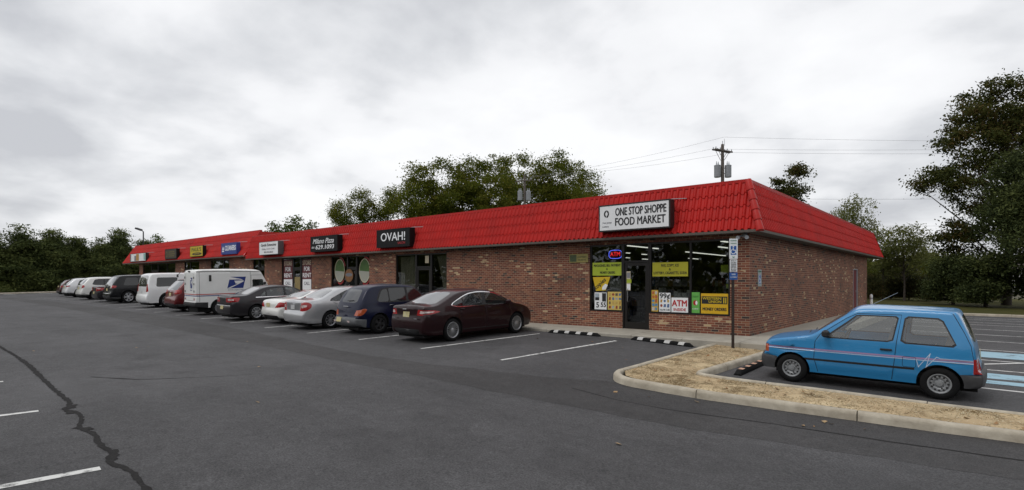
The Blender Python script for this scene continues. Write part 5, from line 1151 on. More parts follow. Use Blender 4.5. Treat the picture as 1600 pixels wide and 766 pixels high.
fusion = sedan(BU, 4.87, 1.85, 1.475, 1.07, 2.85, .335, .235, 20, .014,
    [(.16, .24), (.05, .27), (.02, .36), (.0, .50), (.02, .66), (.05, .74), (.07, .90), (.05, .99), (.07, 1.035), (.16, 1.055), (.40, 1.05), (.60, 1.085), (.90, 1.20), (1.35, 1.38), (1.60, 1.435), (2.0, 1.468), (2.35, 1.475), (2.75, 1.45), (3.0, 1.40), (3.25, 1.30), (3.80, 1.03), (3.92, .99), (4.3, .93), (4.6, .83), (4.76, .72), (4.84, .58), (4.87, .42), (4.84, .28), (4.74, .22)],
    dlo, M['car_glass'], chrome=True, back=((.56, 1.07), (1.40, 1.40)), front=((3.80, 1.03), (3.05, 1.39)), backx=(.63, .50), mirror=(3.42, 1.0), handles=((2.28, .90), (1.52, .905)[:2]) and ((1.47, .93), (2.62, .915)), plate=((.06, .82), 'plate_yellow', 0),
    tail=((W_([(-.1, .80), (.34, .845), (.62, .90), (.36, .945), (-.1, .96)], 1, .15), TL), (W_([(.02, .855), (.30, .875), (.40, .905), (.28, .92), (.02, .92)], 1, .15), TC)), trunk=((lamps((.055, .80), (.075, .965), .48, 1.0, .06), TL), (lamps((.06, .85), (.073, .93), .60, 1.0, .03), TC)),
    wrapx=(dict(p=band((.16, .22), (.0, .40), (.55, .60)), m=M['trim']), dict(p=[((.02, .66), -.16), ((.02, .66), .16), ((.05, .74), .16), ((.05, .74), -.16)], m=BU)),
    sidex=(dict(p=strip([(1.38, .42), (1.40, .85), (1.34, .98)], .010), m=M['gap']), dict(p=strip([(2.46, .26), (2.44, .98)], .010), m=M['gap']), dict(p=strip([(3.62, .28), (3.66, .62), (3.60, .96)], .010), m=M['gap']), dict(p=strip([(1.5, .33), (3.5, .31)], .02), m=M['trim'])),
    cabin=dict(floor=.45, y0=.9, y1=3.7, front=(2.55,), rear=(1.62,), dash=(3.45, .96)), step=.06)
c_bu, _i = build_car('sedan_car', 'dark burgundy sedan with chrome window line and many-spoked wheels', 'car', fusion, (-6.46, -5.02), R(-3.5), .965)
b = MB(); b.box(-.09, .09, -2.545, -2.53, .955, .985, bev=.004); b.build('badge', M['chrome'], c_bu)
b = MB(); b.box(-.60, -.46, -2.56, -2.545, .70, .73); b.box(.46, .60, -2.56, -2.545, .70, .73); b.build('lettering', M['chrome'], c_bu)

# navy retro wagon
NV = paint('navy', (.003, .0055, .026), .1, .32, .2, .25)
dlo = dict(trim=None, frame=W_([(.72, 1.02), (2.95, 1.02), (2.66, 1.38), (2.45, 1.50), (1.4, 1.53), (.98, 1.47)], 2, .16),
    w=[W_([(.80, 1.05), (1.28, 1.05), (1.28, 1.485), (1.05, 1.44)], 2, .14), W_([(1.33, 1.05), (2.02, 1.05), (2.02, 1.50), (1.33, 1.49)], 1, .06), W_([(2.12, 1.05), (2.86, 1.05), (2.60, 1.36), (2.42, 1.475), (2.12, 1.495)], 1, .08)])
pt = sedan(NV, 4.29, 1.705, 1.60, .84, 2.616, .325, .20, 5, .09,
    [(.20, .27), (.08, .29), (.0, .34), (-.02, .42), (.0, .53), (.07, .57), (.10, .68), (.13, .85), (.20, 1.02), (.30, 1.20), (.44, 1.40), (.60, 1.52), (.85, 1.58), (1.3, 1.60), (1.9, 1.595), (2.35, 1.555), (2.55, 1.49), (2.72, 1.37), (3.02, 1.07), (3.12, 1.03), (3.5, .97), (3.85, .86), (4.08, .72), (4.18, .57), (4.27, .53), (4.29, .40), (4.22, .27)],
    dlo, M['car_tint'], style='spoke', rim_mat=M['dark_wheel'], tum=.74, belt=1.0, back=((.205, 1.03), (.50, 1.45)), front=((3.0, 1.09), (2.58, 1.47)), backx=(.50, .42), rear_glass=pbr('smoked_rear_window', (.02, .022, .026), .08, spec=.7, coat=.6), mirror=(2.85, 1.05), plate=((.0, .47), 'plate_yellow', -.28),
    handles=((1.36, .93),), handle_mat=M['chrome'], flare=.055, taper=(.20, .9, .22, 1.2), tail=((W_([(-.1, .62), (.22, .63), (.40, .82), (.30, .86), (.10, .80)], 1, .2), M['amber']),), trunk=((lamps((.09, .62), (.13, .80), .50, 1.0, .08), M['amber']),),
    wrapx=(dict(part='rear_bumper', p=band((.12, .27), (.05, .56), (1, 1)), m=pbr('pt_bumper', (.10, .105, .11), .5, var=.1)), dict(part='front_bumper', p=band((4.2, .55), (4.25, .27), (1, 1)), m=MATS['pt_bumper'])),
    sidex=(dict(part='rear_bumper', both=True, p=np.array([(-.2, .2), (.36, .2), (.36, .50), (-.2, .565)]), m=MATS['pt_bumper']), dict(p=strip([(1.30, .75), (1.30, 1.02)], .012), m=M['gap']), dict(p=strip([(2.08, .28), (2.07, 1.0)], .012), m=M['gap']), dict(p=rect((1.35, .30), (2.9, .34)), m=M['trim'])))
c_pt, _i = build_car('retro_wagon_car', 'navy blue tall retro wagon with grey bumper and orange tail lights', 'car', pt, (-9.86, -5.05), R(-3), .97)
b = MB(); b.box(-.15, .15, -2.095, -2.07, .90, .93, bev=.006); b.build('badge', M['chrome'], c_pt)
b = MB(); b.tube([(-.05, -1.985, 1.10), (.30, -1.955, 1.12)], .011, 5); b.build('wiper', M['trim'], c_pt)
b = MB(); b.box(.22, .36, -2.19, -2.16, .40, .46); b.box(-.66, -.54, -2.17, -2.12, .40, .46); b.build('reflector', M['tail_clear'], c_pt)

# silver sedan
SI = paint('silver', (.50, .505, .515), .5, .3, .8)
dlo = dict(trim=None, frame=W_([(.90, .985), (3.62, .98), (3.30, 1.17), (2.92, 1.40), (2.4, 1.435), (1.88, 1.40)], 2, .16),
    w=[W_([(1.06, 1.005), (1.58, 1.005), (1.58, 1.27)], 1, .06), W_([(1.63, 1.005), (2.42, 1.005), (2.42, 1.41), (1.94, 1.375), (1.63, 1.27)], 1, .08), W_([(2.52, 1.005), (3.52, 1.0), (3.25, 1.165), (2.90, 1.375), (2.52, 1.41)], 1, .08)])
camry = sedan(SI, 4.80, 1.795, 1.49, 1.10, 2.72, .32, .215, 9, .035,
    [(.18, .24), (.06, .27), (.01, .34), (.0, .50), (.02, .60), (.07, .64), (.08, .80), (.07, .96), (.11, 1.02), (.22, 1.04), (.55, 1.05), (.78, 1.08), (1.05, 1.21), (1.45, 1.40), (1.70, 1.455), (2.1, 1.485), (2.5, 1.49), (2.8, 1.46), (2.98, 1.41), (3.25, 1.28), (3.66, 1.02), (3.80, .985), (4.2, .91), (4.55, .79), (4.70, .67), (4.77, .55), (4.80, .42), (4.74, .25)],
    dlo, M['car_glass'], back=((.76, 1.085), (1.46, 1.385)), front=((3.65, 1.03), (3.0, 1.385)), backx=(.66, .52), mirror=(3.42, .99), plate=((.075, .84), 'plate_white', 0), handles=((1.62, .90), (2.62, .89)),
    tail=((W_([(-.1, .68), (.12, .68), (.34, .80), (.36, .93), (.22, 1.0), (-.1, 1.0)], 2, .2), TL), (W_([(-.1, .80), (.14, .82), (.20, .88), (.12, .90), (-.1, .90)], 1, .2), TC)), trunk=((lamps((.075, .67), (.072, .99), .52, 1.0, .05), TL), (lamps((.08, .79), (.075, .89), .60, 1.0), TC)),
    wrapx=(dict(p=band((.078, .70), (.073, .98), (.50, .56)), m=pbr('camry_panel', (.27, .275, .285), .35, .5)), dict(p=band((.16, .22), (.06, .27), (.9, .9)), m=M['trim'])),
    sidex=(dict(p=strip([(1.40, .42), (1.45, .70), (1.58, .80), (1.20, .97)], .010), m=M['gap']), dict(p=strip([(2.47, .26), (2.47, .98)], .010), m=M['gap'])), cabin=dict(floor=.45, y0=1.0, y1=3.6, front=(2.55,), rear=(1.62,), dash=(3.35, .95)))
c_ca, _i = build_car('silver_sedan_car', 'silver sedan with rounded red and clear tail lights beside the navy wagon', 'car', camry, (-12.7, -5.05), R(-2.5), .97)
b = MB(); b.box(-.20, .20, -2.41, -2.385, .955, .985, bev=.006); b.build('badge', M['chrome'], c_ca)

# white coupe
WH = paint('white', (.78, .78, .75), .0, .3, .9)
dlo = dict(trim=None, frame=W_([(1.35, .93), (2.95, .90), (2.50, 1.14), (2.2, 1.245), (1.8, 1.24)], 2, .15), w=[W_([(1.45, .95), (2.84, .92), (2.45, 1.13), (2.18, 1.222), (1.83, 1.215)], 1, .1)])
coupe = sedan(WH, 4.53, 1.82, 1.30, .95, 2.56, .325, .225, 5, .07,
    [(.20, .25), (.08, .28), (.02, .36), (.0, .50), (.03, .60), (.06, .66), (.05, .80), (.10, .91), (.20, .955), (.5, .985), (.95, 1.0), (1.10, 1.03), (1.55, 1.22), (1.78, 1.275), (2.1, 1.30), (2.35, 1.28), (2.55, 1.20), (3.05, .93), (3.25, .90), (3.8, .83), (4.2, .72), (4.42, .58), (4.52, .45), (4.50, .27)],
    dlo, M['car_tint'], back=((1.05, 1.025), (1.66, 1.245)), front=((3.05, .94), (2.45, 1.24)), backx=(.62, .52), mirror=(2.75, .92), plate=((.055, .77), 'plate_yellow', -.1), handles=((1.75, .82),), belt=.9, tum=.72,
    tail=((W_([(-.1, .68), (.46, .72), (.30, .86), (.12, .90), (-.1, .86)], 1, .12), TL),), trunk=((lamps((.06, .67), (.08, .87), .46, 1.0, .20), TL),), wrapx=(dict(p=band((.14, .25), (.02, .36), (.6, .66)), m=M['trim']),))
c_wc, _i = build_car('coupe_car', 'low white coupe with wedge-shaped red tail lights beside the silver sedan', 'car', coupe, (-15.3, -4.75), R(-2), .97)

# charcoal sedan
CH = paint('charcoal', (.022, .020, .023), .2, .3, .3, .3)
dlo = dict(trim=rect((1.10, .972), (3.75, 1.0)), frame=W_([(1.15, 1.0), (3.62, 1.0), (3.30, 1.17), (2.95, 1.37), (2.4, 1.40), (1.85, 1.36)], 2, .16),
    w=[W_([(1.27, 1.012), (1.56, 1.012), (1.56, 1.23)], 1, .08), W_([(1.62, 1.012), (2.42, 1.012), (2.42, 1.375), (1.92, 1.335), (1.62, 1.25)], 1, .08), W_([(2.52, 1.012), (3.50, 1.012), (3.25, 1.16), (2.92, 1.345), (2.52, 1.375)], 1, .08)])
mkz = sedan(CH, 4.84, 1.834, 1.45, 1.12, 2.73, .33, .225, 9, .055,
    [(.17, .24), (.05, .27), (.01, .36), (.0, .52), (.03, .64), (.05, .80), (.03, 1.0), (.07, 1.05), (.2, 1.065), (.55, 1.065), (.80, 1.09), (1.1, 1.22), (1.45, 1.36), (1.72, 1.42), (2.1, 1.447), (2.5, 1.45), (2.8, 1.42), (3.0, 1.37), (3.3, 1.23), (3.68, 1.02), (3.85, .985), (4.3, .90), (4.6, .79), (4.75, .66), (4.82, .52), (4.84, .40), (4.76, .25)],
    dlo, M['car_glass'], chrome=True, back=((.78, 1.095), (1.48, 1.355)), front=((3.66, 1.04), (3.03, 1.36)), backx=(.64, .52), mirror=(3.45, 1.0), plate=((.01, .60), 'plate_yellow', -.02), handles=((1.62, .91), (2.65, .90)),
    tail=((W_([(-.1, .80), (.34, .82), (.42, 1.0), (-.1, 1.0)], 1, .12), TL), (rect((-.05, .88), (.16, .93)), TC)), trunk=((lamps((.05, .80), (.032, .99), .34, 1.0, .02), TL), (lamps((.045, .87), (.035, .94), .52, .95), TC)),
    wrapx=(dict(p=band((.02, .655), (.03, .68), (.85, .85)), m=M['chrome']), dict(p=band((.16, .22), (.03, .30), (.85, .85)), m=M['trim'])),
    cabin=dict(floor=.45, y0=1.0, y1=3.6, front=(2.6,), rear=(1.65,), dash=(3.4, .96)))
c_ch, _i = build_car('charcoal_sedan_car', 'charcoal sedan with wide red tail lights parked beside the white mail truck', 'car', mkz, (-18.3, -5.1), R(-2), .97)

# ---- white mail truck ------------------------------------------------
MW = pbr('mail_white', (.80, .81, .79), .45, var=.04, scale=2, coat=.2); M['mail_blue'] = pbr('mail_blue', (.012, .035, .20), .45, var=.06); M['mail_red'] = pbr('mail_red', (.45, .03, .03), .45, var=.06)
zs = lambda z: z
van = dict(L=4.45, W=1.90, RO=1.16, WB=2.54, R=.335, rim=.20, tw=.2, spokes=8, sw=.05, style='steel', rim_mat=M['alloy'], paint=MW, step=.075, fillet=.05, sill=.36, arch=.10,
    sil=[(.05, .42), (.0, .44), (-.03, .45), (-.03, .60), (.0, .62), (.03, .64), (.03, 1.3), (.03, 2.02), (.05, 2.10), (.12, 2.15), (.5, 2.17), (2.0, 2.17), (3.25, 2.14), (3.42, 2.10), (3.50, 2.0), (3.95, 1.22), (4.02, 1.12), (4.30, 1.02), (4.40, .90), (4.42, .62), (4.45, .58), (4.45, .42), (4.40, .36)],
    prof=[(.3, .97), (.62, 1.0), (1.2, 1.0), (1.9, .975), (2.06, .968), (2.08, .985), (2.2, .97)], taper=(.02, .3, .10, .9), floor=.5, well=.9,
    side=[dict(p=rect((.02, .985), (4.2, 1.025)), m=M['mail_red']), dict(p=rect((.02, .915), (4.2, .955)), m=M['mail_blue']), dict(p=rect((.20, .66), (.215, 2.05)), m=M['gap']), dict(p=rect((2.84, .66), (2.855, 2.05)), m=M['gap']), dict(p=rect((.05, 2.062), (3.45, 2.076)), m=M['gap']),
          dict(part='side_door', p=rect((2.90, .50), (3.72, 1.90)), m=MW), dict(part='door_window', parent='side_door', glass=True, p=W_([(2.96, 1.05), (3.60, 1.05), (3.55, 1.68), (2.96, 1.68)], 1, .06), m=M['car_glass']),
          dict(p=rect((2.885, .5), (2.90, 1.9)), m=M['gap']), dict(p=rect((2.9, 1.89), (3.5, 1.90)), m=M['gap']),
          dict(part='rear_bumper', both=True, p=rect((-.2, .2), (.62, .625)), m=M['trim'])],
    wrap=[dict(part='windshield', glass=True, p=band((3.92, 1.28), (3.54, 1.94), (.74, .72)), round=(1, .1), m=M['car_glass']), dict(part='rear_bumper', p=band((.05, .36), (.01, .63), (1.2, 1.2)), m=M['trim']), dict(part='front_bumper', p=band((4.43, .60), (4.40, .36), (1.2, 1.2)), m=M['trim']),
          dict(p=band((.03, .915), (.03, .955), (1.2, 1.2)), m=M['mail_blue']), dict(p=band((.03, .985), (.03, 1.025), (1.2, 1.2)), m=M['mail_red']), dict(p=band((.03, .70), (.03, .712), (.62, .62)), m=M['gap'])]
         + [dict(p=[((.03, .70), s_ * .62), ((.03, .70), s_ * .635), ((.03, 1.98), s_ * .635), ((.03, 1.98), s_ * .62)], m=M['gap']) for s_ in (-1, 1)],
    crown=[((.0, .5), .01), ((.03, 1.5), .008), ((1.5, 2.17), .04), ((3.7, 1.6), .06), ((4.4, .8), .06)], mirror=(3.60, 1.42), mirror_mat=M['trim'])
c_van, vi = build_car('mail_truck', 'boxy white mail truck with blue eagle emblem and red and blue side stripe', 'truck', van, (-22.5, -4.95), R(-2), .975, group=None, ysc=.89, xsc=.87)
# eagle emblem: a leaning blue panel with the white head and wing stripes, on both sides and on the back
def eagle(parent, P, name='emblem'):
    """P maps emblem coordinates (0..1.4 wide, 0..1 high) into the car"""
    b = MB()
    def poly(pts, off, m): b.add([P(x, y, off) for x, y in pts], [tuple(range(len(pts)))], m)
    poly([(.0, 0), (1.17, 0), (1.40, 1.0), (.22, 1.0)], .004, 0)
    poly([(.02, .02), (.22, .02), (1.12, .52), (1.22, .60), (1.20, .66), (1.06, .67), (.52, .66), (.62, .40), (.78, .40), (.66, .33)], .007, 1)
    poly([(.12, .76), (.84, .76), (1.18, .70), (1.02, .80), (.62, .90), (.24, .99), (.17, .99)], .0072, 1)
    return b.build(name, [M['mail_blue'], M['white']], parent, fixn=False)
y0 = vi['y0']
eR = eagle(c_van, lambda x, y, o: (vi['at'](1.60 + x * .72, 1.26 + y * .56) + o, 1.60 + x * .72 - y0, 1.26 + y * .56))
eB = eagle(c_van, lambda x, y, o: (.10 + x * .26, -y0 + .018 - o, 1.30 + y * .50), 'emblem')
text('web_address', 'www.usps.com', .085, M['mail_blue'], c_van, (vi['at'](2.0, 1.17) + .004, 2.05 - y0, 1.185), (R(90), 0, R(90)), fit=.85, depth=.001)
text('fleet_number', '3306921', .07, M['mail_blue'], c_van, (.26, -y0 + .012, 1.20), fit=.30, depth=.001)
b = MB(); x = vi['at'](.75, 1.75); b.box(x, x + .03, .68 - y0, .80 - y0, 1.62, 1.92, bev=.01); b.build('grab_handle', M['trim'], c_van)
b = MB(); b.box(-.12, .12, -y0 - .02, -y0 + .03, 2.07, 2.13, bev=.01); b.build('roof_lamp', M['trim'], c_van)
for s_ in (-1, 1):
    for z in (.78, 1.15, 1.5, 1.8): b = MB(); b.box(s_ * .70 - .02, s_ * .70 + .02, -y0 - .005, -y0 + .03, z - .05, z + .05, bev=.006); b.build('marker_lamp' if z == .78 else 'hinge', TL if z == .78 else M['trim'], c_van)
b = MB(); b.tube([(-.55, -y0 + .02, 2.10), (-.62, -y0 - .22, 2.06), (-.78, -y0 - .30, 1.95)], .014, 6); b.box(-.90, -.68, -y0 - .34, -y0 - .30, 1.82, 1.96, bev=.012); b.build('rear_view_mirror', M['trim'], c_van)

# ---- crossovers and SUVs --------------------------------------------
def suv(paint_, L_, W, H, RO, WB, Rw, rim, spokes, sw, *, belt=1.08, slope=.45, tum=.80, glass=None, tail=None, trunk=None, plate=('plate_yellow', 0), cut=None, style='spoke', rim_mat=None, low=M['trim'], wrapx=(), sidex=(), ins=.0, rail=False, hoodz=None, split=(.33, .62), back_mat=None):
    bw = belt; z = hoodz or bw - .03; g = glass or M['car_tint']; yb = .10 + ins
    sil = [(.16, .27), (.04, .30), (.0, .42), (.0, .60), (.04, .68), (yb, .82), (yb + .01, bw), (yb + slope * .75, H - .17), (yb + slope, H - .06), (yb + slope + .25, H - .015), (L_ * .33, H), (L_ * .45, H), (L_ * .54, H - .04), (L_ * .60, H - .13), (L_ * .72, bw + .08), (L_ * .76, bw + .0), (L_ * .86, z - .06), (L_ * .95, z - .16), (L_ - .06, z - .32), (L_ - .01, .60), (L_, .45), (L_ - .07, .27)]
    y1, y2 = L_ * .70, L_ * .575; rb = yb + slope * .9 + .10
    frame = W_([(rb + .05, bw), (y1, bw), (y2, H - .11), (rb + .30, H - .12)], 2, .12)
    a, c = L_ * split[0], L_ * split[0] + L_ * .205
    def win(p, q): return W_([(p, bw + .03), (q, bw + .03), (q, H - .145), (p, H - .145)], 1, .06)
    ws_ = [W_([(rb + .12, bw + .03), (a - .04, bw + .03), (a - .04, H - .145), (rb + .33, H - .15)], 1, .1), win(a + .02, c - .04), W_([(c + .03, bw + .03), (y1 - .10, bw + .03), (y2 - .03, H - .14), (c + .03, H - .145)], 1, .08)]
    side = [dict(part='window_frame', p=frame, m=M['trim'])] if cut is None else []
    side += [dict(part='side_window', glass=True, p=q, m=g) for q in (ws_ if cut is None else cut)]
    side += [*sidex, dict(p=strip([(a, .30), (a, bw)], .012), m=M['gap']), dict(p=strip([(c, .30), (c, bw)], .012), m=M['gap']), dict(part='lower_cladding', both=True, p=np.array([(-.2, .1), (L_ + .2, .1), (L_ + .2, .40), (-.2, .40)]), m=low) if low else dict(p=rect((9, 9), (9.1, 9.1)), m=M['gap'])]
    if tail is not None: side.append(dict(part='tail_light', p=tail, m=TL))
    wrap = [dict(part='rear_window', glass=True, p=band((yb + .01, bw + .03), (yb + slope * .85, H - .12), (W * .40, W * .34)), round=(2, .1), m=back_mat or M['car_rear_glass']), dict(part='windshield', glass=True, p=band((L_ * .715, bw + .10), (L_ * .60, H - .12), (W * .40, W * .35)), round=(2, .1), m=g)]
    if trunk is not None:
        for q, m_ in trunk: wrap += [dict(part='tail_light', lr=True, p=q, m=m_), dict(part='tail_light', lr=True, p=[(a_, -x_) for a_, x_ in q], m=m_)]
    if low: wrap.append(dict(part='lower_cladding', p=band((.16, .27), (.0, .42), (1.2, 1.2)), m=low))
    wrap += list(wrapx)
    return dict(L=L_, W=W, RO=RO, WB=WB, R=Rw, rim=rim, spokes=spokes, sw=sw, style=style, rim_mat=rim_mat or M['alloy'], paint=paint_, step=.09, fillet=.09, sill=.28, sil=sil, tw=.24, arch=.07,
        prof=[(.25, .95), (.45, .985), (.7, 1.0), (.95, .99), (bw, .965), (bw + .1, .94), (H, tum)], taper=(.10, .7, .16, 1.1), side=side, wrap=wrap, plate=((yb - .005, .92), plate[0], plate[1]), handles=((a + .14, bw - .12), (c + .14, bw - .12)), mirror=(L_ * .665, bw + .02), floor=.6, well=Rw * 2 + .05)
RD = paint('dark_red', (.12, .004, .006), .2, .28, .6)
s_red = suv(RD, 4.55, 1.83, 1.66, .93, 2.70, .35, .235, 5, .09, tail=W_([(-.1, .90), (.30, .92), (.36, 1.12), (-.1, 1.16)], 1, .15), trunk=((lamps((.10, .90), (.11, 1.14), .56, 1.0), TL),), slope=.55, wrapx=(dict(p=band((.60, 1.52), (.70, 1.60), (.6, .55)), m=M['trim']),))
build_car('crossover_car', 'dark red crossover with sloping rear window tucked behind the mail truck', 'car', s_red, (-25.6, -4.9), R(-1), 1.0)
YW = paint('white_suv', (.80, .81, .81), .0, .3, .8)
s_y = suv(YW, 5.13, 2.0, 1.93, 1.12, 2.95, .395, .27, 6, .085, belt=1.16, slope=.22, tum=.84, low=None, tail=rect((-.1, .92), (.14, 1.34)), trunk=((lamps((.09, .90), (.12, 1.34), .72, 1.0), TL),),
    cut=[W_([(.55, 1.18), (1.62, 1.18), (1.72, 1.70), (.62, 1.70)], 1, .07), W_([(1.95, 1.19), (2.66, 1.19), (2.66, 1.71), (2.08, 1.71)], 2, .1), W_([(2.78, 1.19), (3.56, 1.19), (3.12, 1.71), (2.78, 1.71)], 1, .07)], plate=('plate_white', 0))
s_y['taper'] = (.05, .4, .12, .9); s_y['fillet'] = .06
c_y, _i = build_car('suv_car', 'large white SUV with tall side windows parked left of the dark red crossover', 'car', s_y, (-30.4, -4.6), R(-1), 1.0)
BK = paint('black', (.006, .0065, .008), .1, .28, .25, .3)
s_a = suv(BK, 5.1, 1.99, 1.80, 1.05, 3.02, .39, .27, 6, .10, belt=1.12, slope=.48, tail=W_([(-.1, .98), (.32, 1.0), (.40, 1.14), (-.1, 1.18)], 1, .15), trunk=((lamps((.10, .97), (.11, 1.17), .55, 1.0), M['tail_clear']),), wrapx=(dict(p=band((.02, .62), (.04, .66), (.8, .8)), m=M['chrome']),))
build_car('suv_car', 'glossy black SUV with six-spoke wheels left of the large white SUV', 'car', s_a, (-37.5, -4.6), R(0), 1.0)
s_b = sedan(CH, 4.75, 1.80, 1.45, 1.08, 2.7, .32, .215, 7, .05, mkz['sil'], dlo, M['car_tint'], back=((.78, 1.095), (1.48, 1.355)), front=((3.66, 1.04), (3.03, 1.36)), plate=((.01, .60), 'plate_yellow', 0),
    tail=((W_([(-.1, .76), (.34, .80), (.44, .98), (-.1, 1.0)], 1, .15), TL), (rect((-.05, .90), (.2, .96)), TC)), trunk=((lamps((.05, .76), (.032, 1.0), .36, 1.0), TL), (lamps((.04, .90), (.035, .97), .5, 1.0), TC)), step=.1)
build_car('dark_sedan_car', 'dark sedan with bright red tail lights squeezed between a white crossover and a black SUV', 'car', s_b, (-40.8, -4.5), R(0), 1.0)
s_c = suv(WH, 4.75, 1.91, 1.69, .98, 2.80, .38, .26, 10, .05, belt=1.10, slope=.52, tail=W_([(-.1, .88), (.12, .88), (.26, .96), (.26, 1.12), (-.1, 1.14)], 1, .2), trunk=((lamps((.10, .86), (.11, 1.12), .60, 1.0, .05), M['tail_clear']),))
build_car('crossover_car', 'white crossover with pale square tail lights, second from the far end of the row', 'car', s_c, (-46.7, -4.3), R(0), 1.0)
s_d = suv(paint('pearl', (.78, .79, .80), .1, .3, .9), 4.7, 1.85, 1.62, 1.0, 2.80, .37, .25, 5, .09, belt=1.06, slope=.62, tail=W_([(-.1, .90), (.26, .93), (.36, 1.02), (-.1, 1.03)], 1, .15), trunk=((lamps((.10, .90), (.11, 1.02), .46, 1.0), TL),))
build_car('crossover_car', 'white crossover with slim red tail lights and raked back, beside the small maroon hatchback', 'car', s_d, (-54.0, -3.8), R(0), 1.0)
s_e = suv(paint('maroon', (.06, .010, .014), .4, .3, .9), 4.3, 1.75, 1.50, .85, 2.6, .32, .21, 5, .08, belt=.98, slope=.5, tail=W_([(-.1, .80), (.22, .82), (.26, .96), (-.1, .98)], 1, .15), trunk=((lamps((.10, .80), (.11, .97), .5, 1.0), M['tail_clear']),))
build_car('hatchback_car', 'small maroon hatchback at the far end of the parked row', 'car', s_e, (-59.3, -3.4), R(0), 1.0)
# ================================================================== trees
LM = {
 'grove': leaf_mat('leaf_olive', [(.046, .066, .010), (.085, .112, .015), (.14, .155, .020), (.20, .175, .030)], .42),
 'maple': leaf_mat('leaf_dark_maple', [(.026, .034, .010), (.044, .056, .014), (.075, .078, .018), (.105, .064, .024)], .34),
 'light': leaf_mat('leaf_light', [(.05, .08, .016), (.085, .125, .024), (.14, .17, .04)], .4),
 'conifer': leaf_mat('needle', [(.026, .038, .014), (.052, .070, .023), (.10, .122, .038), (.17, .19, .06)], .28),
 'shrub': leaf_mat('leaf_shrub', [(.022, .028, .012), (.042, .050, .020), (.08, .076, .026), (.15, .09, .03)], .3),
 'shade': leaf_mat('leaf_shade', [(.022, .032, .013), (.042, .058, .021), (.080, .100, .033), (.14, .16, .05)], .32),
 'airy': leaf_mat('leaf_airy', [(.09, .11, .032), (.15, .165, .05), (.21, .21, .075)], .45)}
def leaves(P, size, g, up=.35, asp=.6):
    """one small rhombic leaf face per point"""
    n = len(P); nr = g.normal(0, 1, (n, 3)); nr[:, 2] += up * 2; nr /= np.linalg.norm(nr, axis=1)[:, None]
    t = g.normal(0, 1, (n, 3)); t -= nr * (t * nr).sum(1)[:, None]; t /= np.linalg.norm(t, axis=1)[:, None]; s = np.cross(nr, t)
    L_ = (size * g.uniform(.6, 1.35, n))[:, None]; W_l = L_ * asp
    V = np.stack([P - t * L_ * .5, P + s * W_l * .5 + t * L_ * .08, P + t * L_ * .55, P - s * W_l * .5 + t * L_ * .08], 1)
    return V.reshape(-1, 3)
def blob_points(blobs, n, clumps, spread, g, inner=.45, flat=1.):
    w = np.array([b_[3] * b_[4] for b_ in blobs]) ** 1.0; w /= w.sum(); k = g.choice(len(blobs), clumps, p=w); B_ = np.array(blobs)[k]
    d = g.normal(0, 1, (clumps, 3)); d /= np.linalg.norm(d, axis=1)[:, None]; rad = g.uniform(inner, 1.02, clumps) ** .7
    C_ = B_[:, :3] + d * rad[:, None] * np.c_[B_[:, 3], B_[:, 3], B_[:, 4]]
    sz = g.uniform(.55, 1.35, clumps); ci = g.choice(clumps, n, p=sz ** 2 / (sz ** 2).sum())
    off = g.normal(0, 1, (n, 3)) * (spread * sz[ci])[:, None]; off[:, 2] *= flat
    return C_[ci] + off, C_
def tree_meshes(kind, H, r, seed, *, base=.3, n=9000, leaf=.24, clumps=150, spread=.38, trunk_r=.16, limbs=9, layers=None, lean=0., inner=.45, flat=.75, bark=None, blobs=None, up=.35, asp=.6, twigs=14, bare=0):
    g = np.random.default_rng(seed); hb = H * base
    if blobs is None:
        blobs = []
        nb = 7
        for i in range(nb):
            z = hb + (H - hb) * (i + .6) / nb; f = math.sin(PI * min(1, .18 + .74 * (i + .5) / nb)) ** .7
            for _ in range(2): a = g.uniform(0, 2 * PI); q = r * f * g.uniform(.15, .55); rr_ = r * f * g.uniform(.45, .68); blobs.append((q * math.cos(a), q * math.sin(a), z + g.normal(0, .03) * H, rr_, rr_ * .75))
        top = max(b_[2] + b_[4] for b_ in blobs); blobs = [(b_[0], b_[1], b_[2] * H / top if b_[2] > hb else b_[2], b_[3], b_[4]) for b_ in blobs]
    P, CC = blob_points(blobs, n, clumps, spread, g, inner, flat)
    P = P[P[:, 2] > .05]
    V = leaves(P, leaf, g, up, asp)
    b = MB(); k = 5; pts = [(lean * t * H * .6 + g.normal(0, .03), g.normal(0, .03), t * H * .82 - .4 * (t == 0)) for t in np.linspace(0, 1, k)]
    b.tube(pts, [trunk_r * (1.25 - t) if t else trunk_r * 1.5 for t in np.linspace(0, 1, k)], 9)
    order = g.permutation(len(CC))[:limbs + twigs]
    for i, j in enumerate(order):
        c = CC[j]; z0 = max(hb * .55, min(c[2] * g.uniform(.45, .75), H * .75)); t = z0 / (H * .82); s_ = np.array([lean * t * H * .6, 0, z0]); rad = trunk_r * (1.15 - t) * (.55 if i < limbs else .25)
        mid_ = s_ + (c - s_) * .5 + np.array([0, 0, -.08 * np.linalg.norm(c - s_) + g.normal(0, .1)]); b.tube([s_, mid_, c], [rad, rad * .6, rad * .2], 5)
    for _ in range(bare):
        a = g.uniform(0, 2 * PI); s_ = np.array([0, 0, H * .7]); e_ = np.array([r * .8 * math.cos(a), r * .5 * math.sin(a), H * g.uniform(.95, 1.15)]); b.tube([s_, (s_ + e_) / 2 + g.normal(0, .2, 3), e_], [.04, .02, .006], 4)
    to = b.build('trunk', bark or M['bark'], smooth=True); co = np_mesh('crown', V, np.arange(len(V)).reshape(-1, 4), LM[kind])
    tm, cm = to.data, co.data
    bpy.data.objects.remove(to); bpy.data.objects.remove(co); return tm, cm
